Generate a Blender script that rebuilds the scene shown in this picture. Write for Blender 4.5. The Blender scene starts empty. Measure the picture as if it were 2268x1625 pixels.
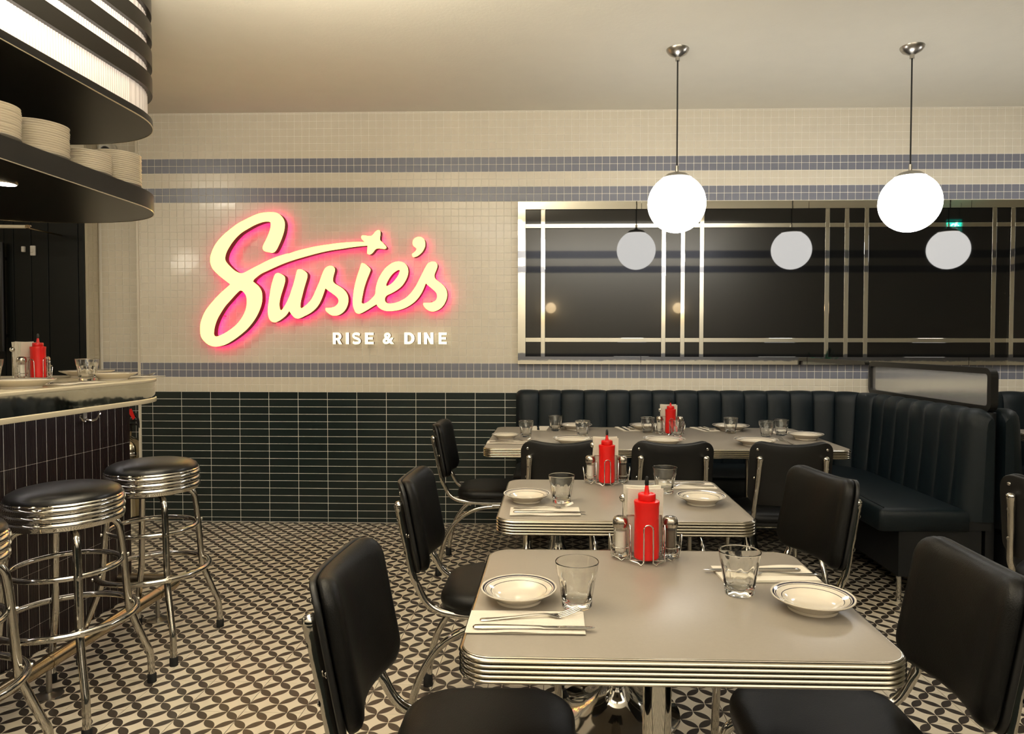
import bpy, bmesh, math, random
from math import sin, cos, pi, sqrt, radians
from mathutils import Vector, Matrix
random.seed(7)
SC = bpy.context.scene
COL = SC.collection

# ------------------------------------------------------------------ camera, world, lights, exposure
D = 4.741            # distance of the tiled wall from the camera
CH = 1.2558          # camera height
CEIL = 2.86
cam_d = bpy.data.cameras.new('camera')
cam_d.sensor_width = 36.0
cam_d.lens = 1515.816 / 2268 * 36.0
cam_d.shift_x = -0.02201
cam_d.shift_y = -0.00465
cam_d.clip_start = 0.02
cam = bpy.data.objects.new('camera', cam_d)
COL.objects.link(cam)
_f = Vector((-0.02886, 0.99924, -0.02632)).normalized()
_r = Vector((0.99958, 0.02891, 0.00142)).normalized()
_u = _r.cross(_f).normalized()
_r = _f.cross(_u).normalized()
_m = Matrix((_r, _u, -_f)).transposed().to_4x4()
_m.translation = (0, 0, CH)
cam.matrix_world = _m
SC.camera = cam

world = bpy.data.worlds.new('world')
SC.world = world
world.use_nodes = True
world.node_tree.nodes['Background'].inputs[0].default_value = (1.0, 0.93, 0.80, 1)
world.node_tree.nodes['Background'].inputs[1].default_value = 0.02

SC.view_settings.view_transform = 'Standard'
SC.view_settings.look = 'None'
SC.view_settings.gamma = 1.0
SC.view_settings.use_curve_mapping = False
SC.view_settings.exposure = 0.0
SC.cycles.use_denoising = True
SC.cycles.max_bounces = 10
SC.cycles.diffuse_bounces = 4
SC.cycles.glossy_bounces = 5
SC.cycles.transmission_bounces = 10
SC.cycles.transparent_max_bounces = 10
SC.cycles.sample_clamp_indirect = 6.0
SC.cycles.blur_glossy = 0.3

def area(name, loc, target, size, power, col, spread=180):
    l = bpy.data.lights.new(name, 'AREA')
    l.shape = 'DISK'; l.size = size; l.energy = power; l.color = col; l.spread = radians(spread)
    o = bpy.data.objects.new(name, l); COL.objects.link(o)
    o.location = loc
    o.rotation_euler = (Vector(target) - Vector(loc)).to_track_quat('-Z', 'Y').to_euler()
    return o
WARM = (1.0, 0.91, 0.75)
SOFT = (1.0, 0.985, 0.955)
GLOBE_E = 14.0       # glow of the opal globes
SIGN_E = 1.8
area('kitchen_light', (-4.30, 1.6, 2.20), (-2.6, 4.7, 1.7), 0.26, 6, WARM)
area('aisle_fill', (-0.9, 0.35, 2.84), (-1.1, 1.2, 0), 1.0, 15, SOFT)  # added unseen fill that brightens the floor beside the bar
area('ceiling_fill', (-1.0, 1.75, 2.25), (-1.0, 1.7501, 2.86), 1.2, 100, WARM)  # added fill without a fixture, lifts the ceiling on the left
area('front_wall_fill', (1.0, 0.55, 2.62), (1.0, -0.14, 2.40), 1.0, 66, SOFT, 170)  # added unseen fill, brightens the front wall mirrored in the silver strips
bpy.data.lights['front_wall_fill'].shape = 'RECTANGLE'; bpy.data.lights['front_wall_fill'].size = 2.8; bpy.data.lights['front_wall_fill'].size_y = 0.2
area('bar_led', (-1.955, 2.3, 0.984), (-2.0, 2.3, 0), 0.03, 1.3, (1.0, 0.93, 0.93))
bpy.data.lights['bar_led'].shape = 'RECTANGLE'; bpy.data.lights['bar_led'].size = 0.02; bpy.data.lights['bar_led'].size_y = 1.9; bpy.data.objects['bar_led'].rotation_euler = (0, 0.35, 0)
area('bar_work_light', (-3.6, 2.2, 2.82), (-3.4, 2.6, 0), 0.4, 25, WARM)

# ------------------------------------------------------------------ materials
def lin(c):
    return tuple(((x / 255) / 12.92 if x / 255 <= 0.04045 else ((x / 255 + 0.055) / 1.055) ** 2.4) for x in c)
def mat(name, col=(200, 200, 200), rough=0.5, metal=0.0, trans=0.0, ior=1.5, emit=None, estr=0.0, coat=0.0, bump=0.0, bscale=40.0, var=0.0, vscale=8.0, spec=0.5):
    m = bpy.data.materials.new(name); m.use_nodes = True
    nt = m.node_tree; b = nt.nodes['Principled BSDF']
    c = lin(col)
    b.inputs['Base Color'].default_value = (*c, 1)
    b.inputs['Roughness'].default_value = rough
    b.inputs['Metallic'].default_value = metal
    b.inputs['Transmission Weight'].default_value = trans
    b.inputs['IOR'].default_value = ior
    b.inputs['Specular IOR Level'].default_value = spec
    b.inputs['Coat Weight'].default_value = coat
    b.inputs['Coat Roughness'].default_value = 0.08
    if emit:
        b.inputs['Emission Color'].default_value = (*lin(emit), 1)
        b.inputs['Emission Strength'].default_value = estr
    if bump or var:
        tc = nt.nodes.new('ShaderNodeNewGeometry')
        n = nt.nodes.new('ShaderNodeTexNoise')
        nt.links.new(tc.outputs['Position'], n.inputs['Vector'])
        n.inputs['Scale'].default_value = bscale
        n.inputs['Detail'].default_value = 3
        if bump:
            bp = nt.nodes.new('ShaderNodeBump')
            bp.inputs['Strength'].default_value = bump
            bp.inputs['Distance'].default_value = 0.01
            nt.links.new(n.outputs['Fac'], bp.inputs['Height'])
            nt.links.new(bp.outputs['Normal'], b.inputs['Normal'])
        if var:
            n2 = nt.nodes.new('ShaderNodeTexNoise')
            nt.links.new(tc.outputs['Position'], n2.inputs['Vector'])
            n2.inputs['Scale'].default_value = vscale; n2.inputs['Detail'].default_value = 4
            mx = nt.nodes.new('ShaderNodeMix'); mx.data_type = 'RGBA'
            mx.inputs['A'].default_value = (*[x * (1 - var) for x in c], 1)
            mx.inputs['B'].default_value = (*[min(1, x * (1 + var)) for x in c], 1)
            nt.links.new(n2.outputs['Fac'], mx.inputs['Factor'])
            nt.links.new(mx.outputs['Result'], b.inputs['Base Color'])
    return m
M = {}
M['ceiling'] = mat('ceiling_paint', (226, 221, 206), 0.8, bump=0.08, bscale=60, var=0.03)
M['cream'] = mat('cream_glaze', (214, 206, 188), 0.27, var=0.06, vscale=14, coat=0.2)
M['grey'] = mat('blue_grey_glaze', (120, 122, 134), 0.3, var=0.10, vscale=18)
M['green'] = mat('dark_green_glaze', (26, 36, 35), 0.28, var=0.15, vscale=9)
M['grout'] = mat('pale_grout', (240, 235, 224), 0.85, bump=0.2, bscale=300)
M['floor_grout'] = mat('dark_floor_grout', (62, 52, 44), 0.9)
M['wall_paint'] = mat('cream_wall_paint', (218, 209, 188), 0.7)
M['chrome'] = mat('chrome', (206, 203, 196), 0.07, 1.0)
M['edge_metal'] = mat('ribbed_edge_metal', (172, 165, 150), 0.16, 1.0)
M['chrome_wavy'] = mat('thin_chrome_tube', (200, 196, 188), 0.10, 1.0, bump=0.05, bscale=30)
M['brushed'] = mat('brushed_steel', (182, 178, 170), 0.28, 1.0)
M['brass'] = mat('brass_tube', (196, 180, 152), 0.22, 1.0)
M['mirror'] = mat('silver_mirror', (214, 212, 202), 0.025, 1.0, bump=0.012, bscale=9)
M['blackglass'] = mat('black_glass', (12, 12, 11), 0.03, spec=0.52)
M['seam'] = mat('dark_backing', (20, 18, 16), 0.7)
M['vinyl'] = mat('black_vinyl', (7, 7, 6), 0.45, spec=0.28, bump=0.12, bscale=420)
M['stoolvinyl'] = mat('black_stool_vinyl', (14, 14, 14), 0.30, bump=0.06, bscale=300)
M['board'] = mat('black_back_panel', (10, 10, 10), 0.5)
M['booth'] = mat('dark_green_vinyl', (6, 19, 25), 0.48, spec=0.35, bump=0.15, bscale=380)
M['boothbase'] = mat('booth_base', (9, 12, 14), 0.6)
M['formica'] = mat('beige_formica', (140, 132, 121), 0.36, var=0.05, vscale=160)
M['counter'] = mat('cream_counter', (206, 196, 172), 0.25)
M['band'] = mat('polished_dark_band', (196, 194, 184), 0.05, 1.0, bump=0.10, bscale=6)
M['plum'] = mat('plum_brown_glaze', (30, 19, 18), 0.3, var=0.2, vscale=30)
M['laminate'] = mat('black_laminate', (15, 13, 9), 0.28, spec=0.4, var=0.1)
M['opal_panel'] = mat('corrugated_white_panel', (232, 224, 222), 0.5)
M['steel_trim'] = mat('thin_bright_trim', (235, 225, 200), 0.2, 1.0)
M['panel'] = mat('black_green_panel', (9, 13, 12), 0.35, spec=0.25, var=0.2, vscale=3)
M['rubber'] = mat('black_rubber', (12, 12, 12), 0.7)
M['red'] = mat('red_plastic', (205, 18, 14), 0.32)
M['nozzle'] = mat('black_cap', (10, 10, 10), 0.35)
M['glass'] = mat('clear_glass', (255, 255, 252), 0.0, trans=1.0, ior=1.48)
M['paper'] = mat('paper_napkin', (216, 208, 193), 0.9, bump=0.1, bscale=200)
M['salt'] = mat('white_salt', (236, 230, 220), 0.9)
M['pepper'] = mat('ground_pepper', (86, 72, 58), 0.95, var=0.6, vscale=700)
M['lid'] = mat('dull_steel_lid', (176, 168, 156), 0.22, 1.0)
M['cutlery'] = mat('polished_cutlery', (200, 196, 190), 0.12, 1.0)
M['white_plastic'] = mat('white_plastic', (225, 222, 214), 0.4)
M['cord'] = mat('black_cord', (14, 14, 14), 0.6)
M['globe'] = mat('opal_glass_glow', (255, 250, 240), 0.3, emit=(255, 252, 247), estr=GLOBE_E)
M['sconce'] = mat('sconce_glow', (255, 240, 210), 0.3, emit=(255, 222, 170), estr=17.0)
M['puck'] = mat('puck_glow', (255, 250, 240), 0.3, emit=(255, 236, 225), estr=25.0)
M['signface'] = mat('lit_cream_face', (190, 180, 80), 0.5, emit=(255, 252, 142), estr=SIGN_E)
M['signwhite'] = mat('lit_white_face', (255, 252, 235), 0.4, emit=(255, 248, 205), estr=1.15)
M['signside'] = mat('dark_red_return', (92, 26, 18), 0.5)
M['signback'] = mat('pink_backlight', (255, 20, 110), 0.4, emit=(255, 2, 120), estr=4.6)
M['frosted'] = mat('frosted_glass', (245, 245, 244), 0.22, trans=0.85, ior=1.15)
M['black_frame'] = mat('black_metal_frame', (16, 15, 13), 0.45)
M['ext_body'] = mat('polished_steel_bottle', (206, 196, 170), 0.15, 1.0)
M['exit'] = mat('exit_green', (10, 160, 120), 0.4, emit=(30, 220, 190), estr=2.5)
M['exitwhite'] = mat('exit_white', (240, 255, 250), 0.4, emit=(235, 255, 250), estr=2.5)
M['leaf'] = mat('teal_leaf', (40, 120, 100), 0.4)
M['pot'] = mat('pale_pot', (190, 184, 170), 0.6)

def china():
    m = mat('cream_china', (212, 203, 186), 0.12, coat=0.4)
    return m
M['china'] = china()
def china_rings():
    m = mat('cream_china_with_dark_rings', (212, 203, 186), 0.12, coat=0.4)
    nt = m.node_tree; b = nt.nodes['Principled BSDF']
    tc = nt.nodes.new('ShaderNodeTexCoord')
    sx = nt.nodes.new('ShaderNodeSeparateXYZ'); nt.links.new(tc.outputs['Object'], sx.inputs[0])
    cb = nt.nodes.new('ShaderNodeCombineXYZ'); nt.links.new(sx.outputs[0], cb.inputs[0]); nt.links.new(sx.outputs[1], cb.inputs[1])
    ln = nt.nodes.new('ShaderNodeVectorMath'); ln.operation = 'LENGTH'; nt.links.new(cb.outputs[0], ln.inputs[0])
    dv = nt.nodes.new('ShaderNodeMath'); dv.operation = 'DIVIDE'; nt.links.new(ln.outputs['Value'], dv.inputs[0]); dv.inputs[1].default_value = 0.0775
    r = nt.nodes.new('ShaderNodeValToRGB'); nt.links.new(dv.outputs[0], r.inputs[0])
    r.color_ramp.interpolation = 'CONSTANT'
    c = (*lin((212, 203, 186)), 1); k = (*lin((38, 38, 58)), 1)
    els = [(0, c), (0.715, k), (0.738, c), (0.862, k), (0.880, c), (0.905, k), (0.948, c)]
    e = r.color_ramp.elements
    e[0].position = 0; e[0].color = c; e[1].position = 0.715; e[1].color = k
    for p, q in els[2:]:
        n = e.new(p); n.color = q
    nt.links.new(r.outputs[0], b.inputs['Base Color'])
    return m
M['china_rings'] = china_rings()

FX, FY, FQ = -1.47172, 2.89107, 0.20509
def floor_tile_mat():
    # encaustic print: dark petals of overlapping circles on a cream ground, four by four to the tile
    m = mat('printed_floor_tile', (216, 206, 186), 0.30)
    nt = m.node_tree; b = nt.nodes['Principled BSDF']; L = nt.links
    g = nt.nodes.new('ShaderNodeNewGeometry')
    s = nt.nodes.new('ShaderNodeSeparateXYZ'); L.new(g.outputs['Position'], s.inputs[0])
    def mth(op, a, c=None):
        n = nt.nodes.new('ShaderNodeMath'); n.operation = op
        for i, v in enumerate((a, c)):
            if v is None: continue
            if isinstance(v, (int, float)): n.inputs[i].default_value = v
            else: L.new(v, n.inputs[i])
        return n.outputs[0]
    def axis(o, off):
        q = mth('MULTIPLY', mth('SUBTRACT', o, off), 4 / FQ)
        i = mth('FLOOR', q)
        return i, mth('SUBTRACT', q, i)
    ix, fx = axis(s.outputs[0], FX); iy, fy = axis(s.outputs[1], FY)
    par = mth('FLOORED_MODULO', mth('ADD', ix, iy), 2.0)
    # odd cells mirrored in x
    fxm = mth('ADD', mth('MULTIPLY', par, mth('SUBTRACT', 1.0, mth('MULTIPLY', fx, 2.0))), fx)
    def d2(ax, ay):
        a = mth('SUBTRACT', fxm, ax); c = mth('SUBTRACT', fy, ay)
        return mth('SQRT', mth('ADD', mth('MULTIPLY', a, a), mth('MULTIPLY', c, c)))
    dm = mth('MAXIMUM', d2(0.0, 0.0), d2(1.0, 1.0))
    petal = mth('LESS_THAN', dm, 0.985)
    n = nt.nodes.new('ShaderNodeTexNoise'); L.new(g.outputs['Position'], n.inputs['Vector']); n.inputs['Scale'].default_value = 3.0; n.inputs['Detail'].default_value = 5
    n2 = nt.nodes.new('ShaderNodeTexNoise'); L.new(g.outputs['Position'], n2.inputs['Vector']); n2.inputs['Scale'].default_value = 120.0
    def rgb(a, c, f):
        x = nt.nodes.new('ShaderNodeMix'); x.data_type = 'RGBA'
        for k, v in (('A', a), ('B', c)):
            if isinstance(v, tuple): x.inputs[k].default_value = v
            else: L.new(v, x.inputs[k])
        L.new(f, x.inputs['Factor']); return x.outputs['Result']
    light = rgb((*lin((206, 195, 173)), 1), (*lin((226, 217, 200)), 1), n.outputs['Fac'])
    dark = rgb((*lin((46, 40, 36)), 1), (*lin((70, 62, 54)), 1), n2.outputs['Fac'])
    L.new(rgb(light, dark, petal), b.inputs['Base Color'])
    L.new(mth('ADD', mth('MULTIPLY', n.outputs['Fac'], 0.12), 0.24), b.inputs['Roughness'])
    return m
M['floor_tile'] = floor_tile_mat()

def banded_wall():
    m = mat('far_tiled_wall', (232, 226, 212), 0.35)
    nt = m.node_tree; b = nt.nodes['Principled BSDF']; L = nt.links
    g = nt.nodes.new('ShaderNodeNewGeometry'); s = nt.nodes.new('ShaderNodeSeparateXYZ'); L.new(g.outputs['Position'], s.inputs[0])
    r = nt.nodes.new('ShaderNodeValToRGB'); r.color_ramp.interpolation = 'CONSTANT'
    dv = nt.nodes.new('ShaderNodeMath'); dv.operation = 'DIVIDE'; L.new(s.outputs[2], dv.inputs[0]); dv.inputs[1].default_value = 3.0
    L.new(dv.outputs[0], r.inputs[0])
    c = (*lin((232, 226, 212)), 1); k = (*lin((120, 122, 134)), 1); gcol = (*lin((26, 36, 35)), 1)
    e = r.color_ramp.elements; e[0].position = 0; e[0].color = gcol; e[1].position = 0.306; e[1].color = c
    for z, q in ((1.021, k), (1.1225, c), (2.240, k), (2.342, c), (2.443, k), (2.545, c)):
        n = e.new(z / 3.0); n.color = q
    L.new(r.outputs[0], b.inputs['Base Color'])
    return m
M['banded'] = banded_wall()

# ------------------------------------------------------------------ mesh builder
class MB:
    def __init__(s):
        s.v = []; s.f = []; s.m = []; s.s = []
    def add(s, vs, fs, m=0, smooth=False):
        o = len(s.v); s.v += [tuple(v) for v in vs]
        for f in fs:
            s.f.append([i + o for i in f]); s.m.append(m); s.s.append(smooth)
        return s
    def box(s, x0, x1, y0, y1, z0, z1, m=0):
        return s.add([(x, y, z) for z in (z0, z1) for y in (y0, y1) for x in (x0, x1)],
                     [(0, 2, 3, 1), (4, 5, 7, 6), (0, 1, 5, 4), (2, 6, 7, 3), (0, 4, 6, 2), (1, 3, 7, 5)], m)
    def lathe(s, prof, c=(0, 0, 0), seg=24, m=0, mod=None, mats=None, smooth=True):
        # prof: (r, z) from bottom to top; r == 0 closes to a point
        rings = []; vs = []; fs = []; fm = []
        for k, (r, z) in enumerate(prof):
            if r < 1e-7:
                vs.append((c[0], c[1], c[2] + z)); rings.append([len(vs) - 1] * seg)
            else:
                a = len(vs)
                for i in range(seg):
                    t = 2 * pi * i / seg
                    rr = r * (mod(t, z, k) if mod else 1)
                    vs.append((c[0] + rr * cos(t), c[1] + rr * sin(t), c[2] + z))
                rings.append(list(range(a, a + seg)))
        for k in range(len(prof) - 1):
            A, B = rings[k], rings[k + 1]
            for i in range(seg):
                j = (i + 1) % seg
                q = []
                for x in (A[i], A[j], B[j], B[i]):
                    if x not in q: q.append(x)
                if len(q) > 2:
                    fs.append(q); fm.append(mats[k] if mats else m)
        o = len(s.v); s.v += vs
        for f, mm in zip(fs, fm):
            s.f.append([i + o for i in f]); s.m.append(mm); s.s.append(smooth)
        return s
    def tube(s, path, r, seg=10, m=0, closed=False, flat=1.0):
        P = [Vector(p) for p in path]; n = len(P)
        R = r if isinstance(r, (list, tuple)) else [r] * n
        def tan(i):
            if closed: return (P[(i + 1) % n] - P[i - 1]).normalized()
            return (P[min(i + 1, n - 1)] - P[max(i - 1, 0)]).normalized()
        t = tan(0); up = Vector((0, 0, 1)) if abs(t.z) < 0.9 else Vector((0, 1, 0))
        nrm = (up - t * up.dot(t)).normalized(); vs = []
        for i in range(n):
            t2 = tan(i); nrm = (nrm - t2 * nrm.dot(t2)).normalized(); b = t2.cross(nrm)
            for k in range(seg):
                a = 2 * pi * k / seg
                vs.append(P[i] + (nrm * cos(a) * flat + b * sin(a)) * R[i])
        fs = []
        for i in range(n if closed else n - 1):
            j = (i + 1) % n
            for k in range(seg):
                l = (k + 1) % seg
                fs.append((i * seg + k, i * seg + l, j * seg + l, j * seg + k))
        s.add(vs, fs, m, True)
        if not closed:
            o = len(s.v) - len(vs)
            s.f.append([o + k for k in range(seg)][::-1]); s.m.append(m); s.s.append(False)
            s.f.append([o + (n - 1) * seg + k for k in range(seg)]); s.m.append(m); s.s.append(False)
        return s
    def loft(s, poly, rings, m=0, caps=True, smooth=True, ring_m=None):
        # poly: ccw (x, y); rings: (outward offset, z)
        n = len(poly); nr = []
        for i in range(n):
            a = Vector(poly[i - 1]); b = Vector(poly[i]); c = Vector(poly[(i + 1) % n])
            e1 = (b - a); e2 = (c - b)
            if e1.length < 1e-9: e1 = e2
            if e2.length < 1e-9: e2 = e1
            n1 = Vector((e1.y, -e1.x)).normalized(); n2 = Vector((e2.y, -e2.x)).normalized()
            q = n1 + n2
            if q.length < 1e-6: q = n1
            q.normalize(); q /= max(0.35, q.dot(n1)); nr.append(q)
        vs = []
        for off, z in rings:
            for i in range(n):
                vs.append((poly[i][0] + nr[i].x * off, poly[i][1] + nr[i].y * off, z))
        o = len(s.v); s.v += vs
        for k in range(len(rings) - 1):
            for i in range(n):
                j = (i + 1) % n
                s.f.append([o + k * n + i, o + k * n + j, o + (k + 1) * n + j, o + (k + 1) * n + i])
                s.m.append(ring_m[k] if ring_m else m); s.s.append(smooth)
        if caps:
            s.f.append([o + i for i in range(n)][::-1]); s.m.append(ring_m[0] if ring_m else m); s.s.append(False)
            s.f.append([o + (len(rings) - 1) * n + i for i in range(n)]); s.m.append(ring_m[-1] if ring_m else m); s.s.append(False)
        return s
    def grid(s, pts, m=0, smooth=True):
        # pts[row][col]
        R = len(pts); C = len(pts[0])
        return s.add([p for row in pts for p in row],
                     [(r * C + c, r * C + c + 1, (r + 1) * C + c + 1, (r + 1) * C + c) for r in range(R - 1) for c in range(C - 1)], m, smooth)
    def move(s, fn):
        s.v = [tuple(fn(Vector(v))) for v in s.v]; return s
    def mesh(s, name, mats, sharp=38, recalc=True):
        me = bpy.data.meshes.new(name)
        me.from_pydata(s.v, [], s.f)
        for x in (mats if isinstance(mats, (list, tuple)) else [mats]):
            me.materials.append(M[x])
        me.polygons.foreach_set('material_index', s.m)
        if recalc:
            bm = bmesh.new(); bm.from_mesh(me); bmesh.ops.recalc_face_normals(bm, faces=bm.faces); bm.to_mesh(me); bm.free()
        me.polygons.foreach_set('use_smooth', s.s)
        if any(s.s): me.set_sharp_from_angle(angle=radians(sharp))
        me.update()
        return me
    def build(s, name, mats, parent=None, loc=(0, 0, 0), rot=(0, 0, 0), **k):
        return link(name, s.mesh(name, mats, **k), parent, loc, rot)
def link(name, me, parent=None, loc=(0, 0, 0), rot=(0, 0, 0)):
    o = bpy.data.objects.new(name, me); COL.objects.link(o)
    o.location = loc; o.rotation_euler = rot
    if parent: o.parent = parent
    return o
def thing(name, label=None, cat=None, loc=(0, 0, 0), rz=0.0, group=None):
    o = bpy.data.objects.new(name, None); COL.objects.link(o)
    o.empty_display_size = 0.05; o.location = loc; o.rotation_euler = (0, 0, rz)
    return tag(o, label, cat, group)
def tag(o, label=None, cat=None, group=None):
    if label: o['label'] = label
    if cat: o['category'] = cat
    if group: o['group'] = group
    return o
def struct(o):
    o['kind'] = 'structure'; return o
_kids = {}
def dup(root, loc, rz=0.0, label=None, group=None, scale=None, rot=None):
    def cp(o, par):
        c = o.copy(); COL.objects.link(c)
        if par: c.parent = par
        for ch in o.children: cp(ch, c)
        return c
    r = cp(root, None)
    r.location = loc; r.rotation_euler = rot if rot else (0, 0, rz)
    if scale: r.scale = (scale, scale, scale)
    if label: r['label'] = label
    if group: r['group'] = group
    return r
class Kind:
    """first placing moves the prototype itself, later ones copy it"""
    def __init__(s, root): s.root = root; s.used = False
    def put(s, loc, rz=0.0, label=None, group=None, scale=None, rot=None):
        if not s.used:
            s.used = True; r = s.root
            r.location = loc; r.rotation_euler = rot if rot else (0, 0, rz)
            if scale: r.scale = (scale,) * 3
            if label: r['label'] = label
            if group: r['group'] = group
            return r
        return dup(s.root, loc, rz, label, group, scale, rot)
def rrect(w, h, r, seg=6, cx=0, cy=0):
    out = []
    for qx, qy, a0 in ((1, 1, 0), (-1, 1, 90), (-1, -1, 180), (1, -1, 270)):
        for k in range(seg + 1):
            a = radians(a0 + 90 * k / seg)
            out.append((cx + qx * (w / 2 - r) + r * cos(a), cy + qy * (h / 2 - r) + r * sin(a)))
    return out
def spline(pts, n=6, closed=False):
    P = [Vector(p) for p in pts]; out = []; N = len(P)
    for i in range(N if closed else N - 1):
        a = P[i - 1] if (closed or i > 0) else P[i]; b = P[i]; c = P[(i + 1) % N]
        d = P[(i + 2) % N] if (closed or i + 2 < N) else c
        for k in range(n):
            t = k / n
            out.append(0.5 * ((2 * b) + (c - a) * t + (2 * a - 5 * b + 4 * c - d) * t * t + (3 * b - a - 3 * c + d) * t ** 3))
    if not closed: out.append(P[-1])
    return out

# ------------------------------------------------------------------ room shell
XL, XR, YF = -4.6, 6.2, -0.14
struct(MB().box(XL, XR, YF - 0.2, D + 0.5, -0.12, -0.0022).build('floor', 'floor_grout'))
FLOOR = bpy.data.objects['floor']
struct(MB().box(XL, XR, YF - 0.2, D + 0.5, CEIL, CEIL + 0.12).build('ceiling', 'ceiling'))
WB = struct(MB().box(-2.93, XR, D + 0.0025, D + 0.5, 0, CEIL).build('wall_back', 'grout'))
WA = struct(MB().box(-3.336, -2.93, 4.934, D + 0.5, 0, CEIL).build('wall_alcove', 'grout'))
WK = struct(MB().box(XL, -3.340, 4.80, D + 0.5, 0, CEIL).build('wall_kitchen', 'wall_paint'))
struct(MB().box(XL, XR, YF - 0.2, YF, 0, CEIL).build('wall_front', 'banded'))
struct(MB().box(XR, XR + 0.15, YF - 0.2, D + 0.5, 0, CEIL).build('wall_right', 'banded'))
struct(MB().box(XL - 0.15, XL, YF - 0.2, D + 0.5, 0, CEIL).build('wall_left', 'wall_paint'))
struct(MB().box(-2.934, -2.918, D - 0.003, D + 0.012, 0, CEIL).build('trim_1', 'cream', WB))    # corner bead of the tiled wall

# floor tiles: the nearest ones in view are objects, the rest one piece of the floor
def in_view(x, y, z=0.0):
    d = Vector((x, y, z - CH)); w = d.dot(_f)
    if w < 0.3: return False
    px = 1183.92 + 1515.8 * d.dot(_r) / w; py = 801.96 - 1515.8 * d.dot(_u) / w
    return -20 < px < 2288 and -20 < py < 1660
def chip(w, h, t, c, mb=None, o=(0, 0, 0), ax='z', tilt=0.0):
    # a tile: flat front, small bevel; front towards +z (or -y for ax='y')
    mb = mb or MB(); a, b = w / 2, h / 2
    j = [random.uniform(-tilt, tilt) for _ in range(4)]
    vs = [(-a, -b, -0.02 * t), (a, -b, -0.02 * t), (a, b, -0.02 * t), (-a, b, -0.02 * t),
          (-a, -b, t - c), (a, -b, t - c), (a, b, t - c), (-a, b, t - c),
          (-a + c, -b + c, t + j[0]), (a - c, -b + c, t + j[1]), (a - c, b - c, t + j[2]), (-a + c, b - c, t + j[3])]
    if ax == 'y': vs = [(x, -z, y) for x, y, z in vs]
    elif ax == 'x': vs = [(z, x, y) for x, y, z in vs]
    vs = [(x + o[0], y + o[1], z + o[2]) for x, y, z in vs]
    fs = [(0, 1, 5, 4), (1, 2, 6, 5), (2, 3, 7, 6), (3, 0, 4, 7), (4, 5, 9, 8), (5, 6, 10, 9), (6, 7, 11, 10), (7, 4, 8, 11), (8, 9, 10, 11)]
    return mb.add(vs, fs)
cells = []
for i in range(-15, 38):
    for j in range(-15, 10):
        x0, x1 = FX + FQ * i, FX + FQ * (i + 1); y0, y1 = FY + FQ * j, min(FY + FQ * (j + 1), D + 0.004)
        x0 = max(x0, XL + 0.001); x1 = min(x1, XR - 0.001); y0 = max(y0, YF + 0.001)
        if x1 - x0 > 0.02 and y1 - y0 > 0.02: cells.append((x0, x1, y0, y1))
full = [c for c in cells if abs(c[1] - c[0] - FQ) < 1e-4 and abs(c[3] - c[2] - FQ) < 1e-4 and in_view((c[0] + c[1]) / 2, (c[2] + c[3]) / 2)]
full.sort(key=lambda c: c[2] + abs(c[0] + 0.6) * 0.35)
own = set(full[:300])
tile_me = chip(FQ - 0.0022, FQ - 0.0022, 0.0022, 0.0008).mesh('floor_tile', 'floor_tile', recalc=False)
for c in full[:300]:
    link('floor_tile', tile_me, FLOOR, ((c[0] + c[1]) / 2, (c[2] + c[3]) / 2, -0.0022 + random.uniform(-0.0002, 0.0001)))
mb = MB()
for c in cells:
    if c not in own:
        chip(c[1] - c[0] - 0.0022, c[3] - c[2] - 0.0022, 0.0022, 0.0008, mb, ((c[0] + c[1]) / 2, (c[2] + c[3]) / 2, -0.0022))
o = mb.build('floor_tiles', 'floor_tile', FLOOR, recalc=False); o['kind'] = 'stuff'

# wall mosaic
PH, PV = 0.05207, 0.0508
X0W, Z0W = -2.79837, 1.0717
GREYROWS = (-1, 0, 23, 24, 27, 28)
MX0, MX1, MZ0, MZ1 = -0.251, 4.45, 1.119, 2.230       # mirror outline
def row_z(n): return Z0W + n * PV
def clip(a, b, lo, hi): return max(a, lo), min(b, hi)
groups = {'grey': [], 'cream': []}
for n in range(-3, 36):
    z0, z1 = row_z(n), min(row_z(n + 1), CEIL - 0.002)
    for k in range(-4, 172):
        x0, x1 = clip(X0W + PH * k, X0W + PH * (k + 1), -2.916, XR - 0.01)
        if x1 - x0 < 0.006 or z1 - z0 < 0.004: continue
        if x1 > MX0 + 0.02 and x0 < MX1 - 0.02 and z1 > MZ0 + 0.02 and z0 < MZ1 - 0.02: continue
        groups['grey' if n in GREYROWS else 'cream'].append((x0, x1, z0, z1, n))
GT = 0.0030
for kind, lst in groups.items():
    whole = [c for c in lst if c[1] - c[0] > PH - 1e-4 and c[3] - c[2] > PV - 1e-4 and c[1] < 3.05]
    whole.sort(key=lambda c: -c[1])
    own = set(whole[:300])
    me = chip(PH - GT, PV - GT, 0.0018, 0.0008, ax='y').mesh(kind + '_tile', kind, recalc=False)
    for c in whole[:300]:
        link(kind + '_tile', me, WB, ((c[0] + c[1]) / 2, D + 0.0025, (c[2] + c[3]) / 2),
             (random.uniform(-1, 1) * 0.006, 0, random.uniform(-1, 1) * 0.006))
    mb = MB()
    for c in lst:
        if c not in own:
            chip(c[1] - c[0] - GT, c[3] - c[2] - GT, 0.0018, 0.0008, mb, ((c[0] + c[1]) / 2, D + 0.0025, (c[2] + c[3]) / 2), 'y', 0.00016)
    o = mb.build(kind + '_tiles', kind, WB, recalc=False); o['kind'] = 'stuff'
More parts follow.
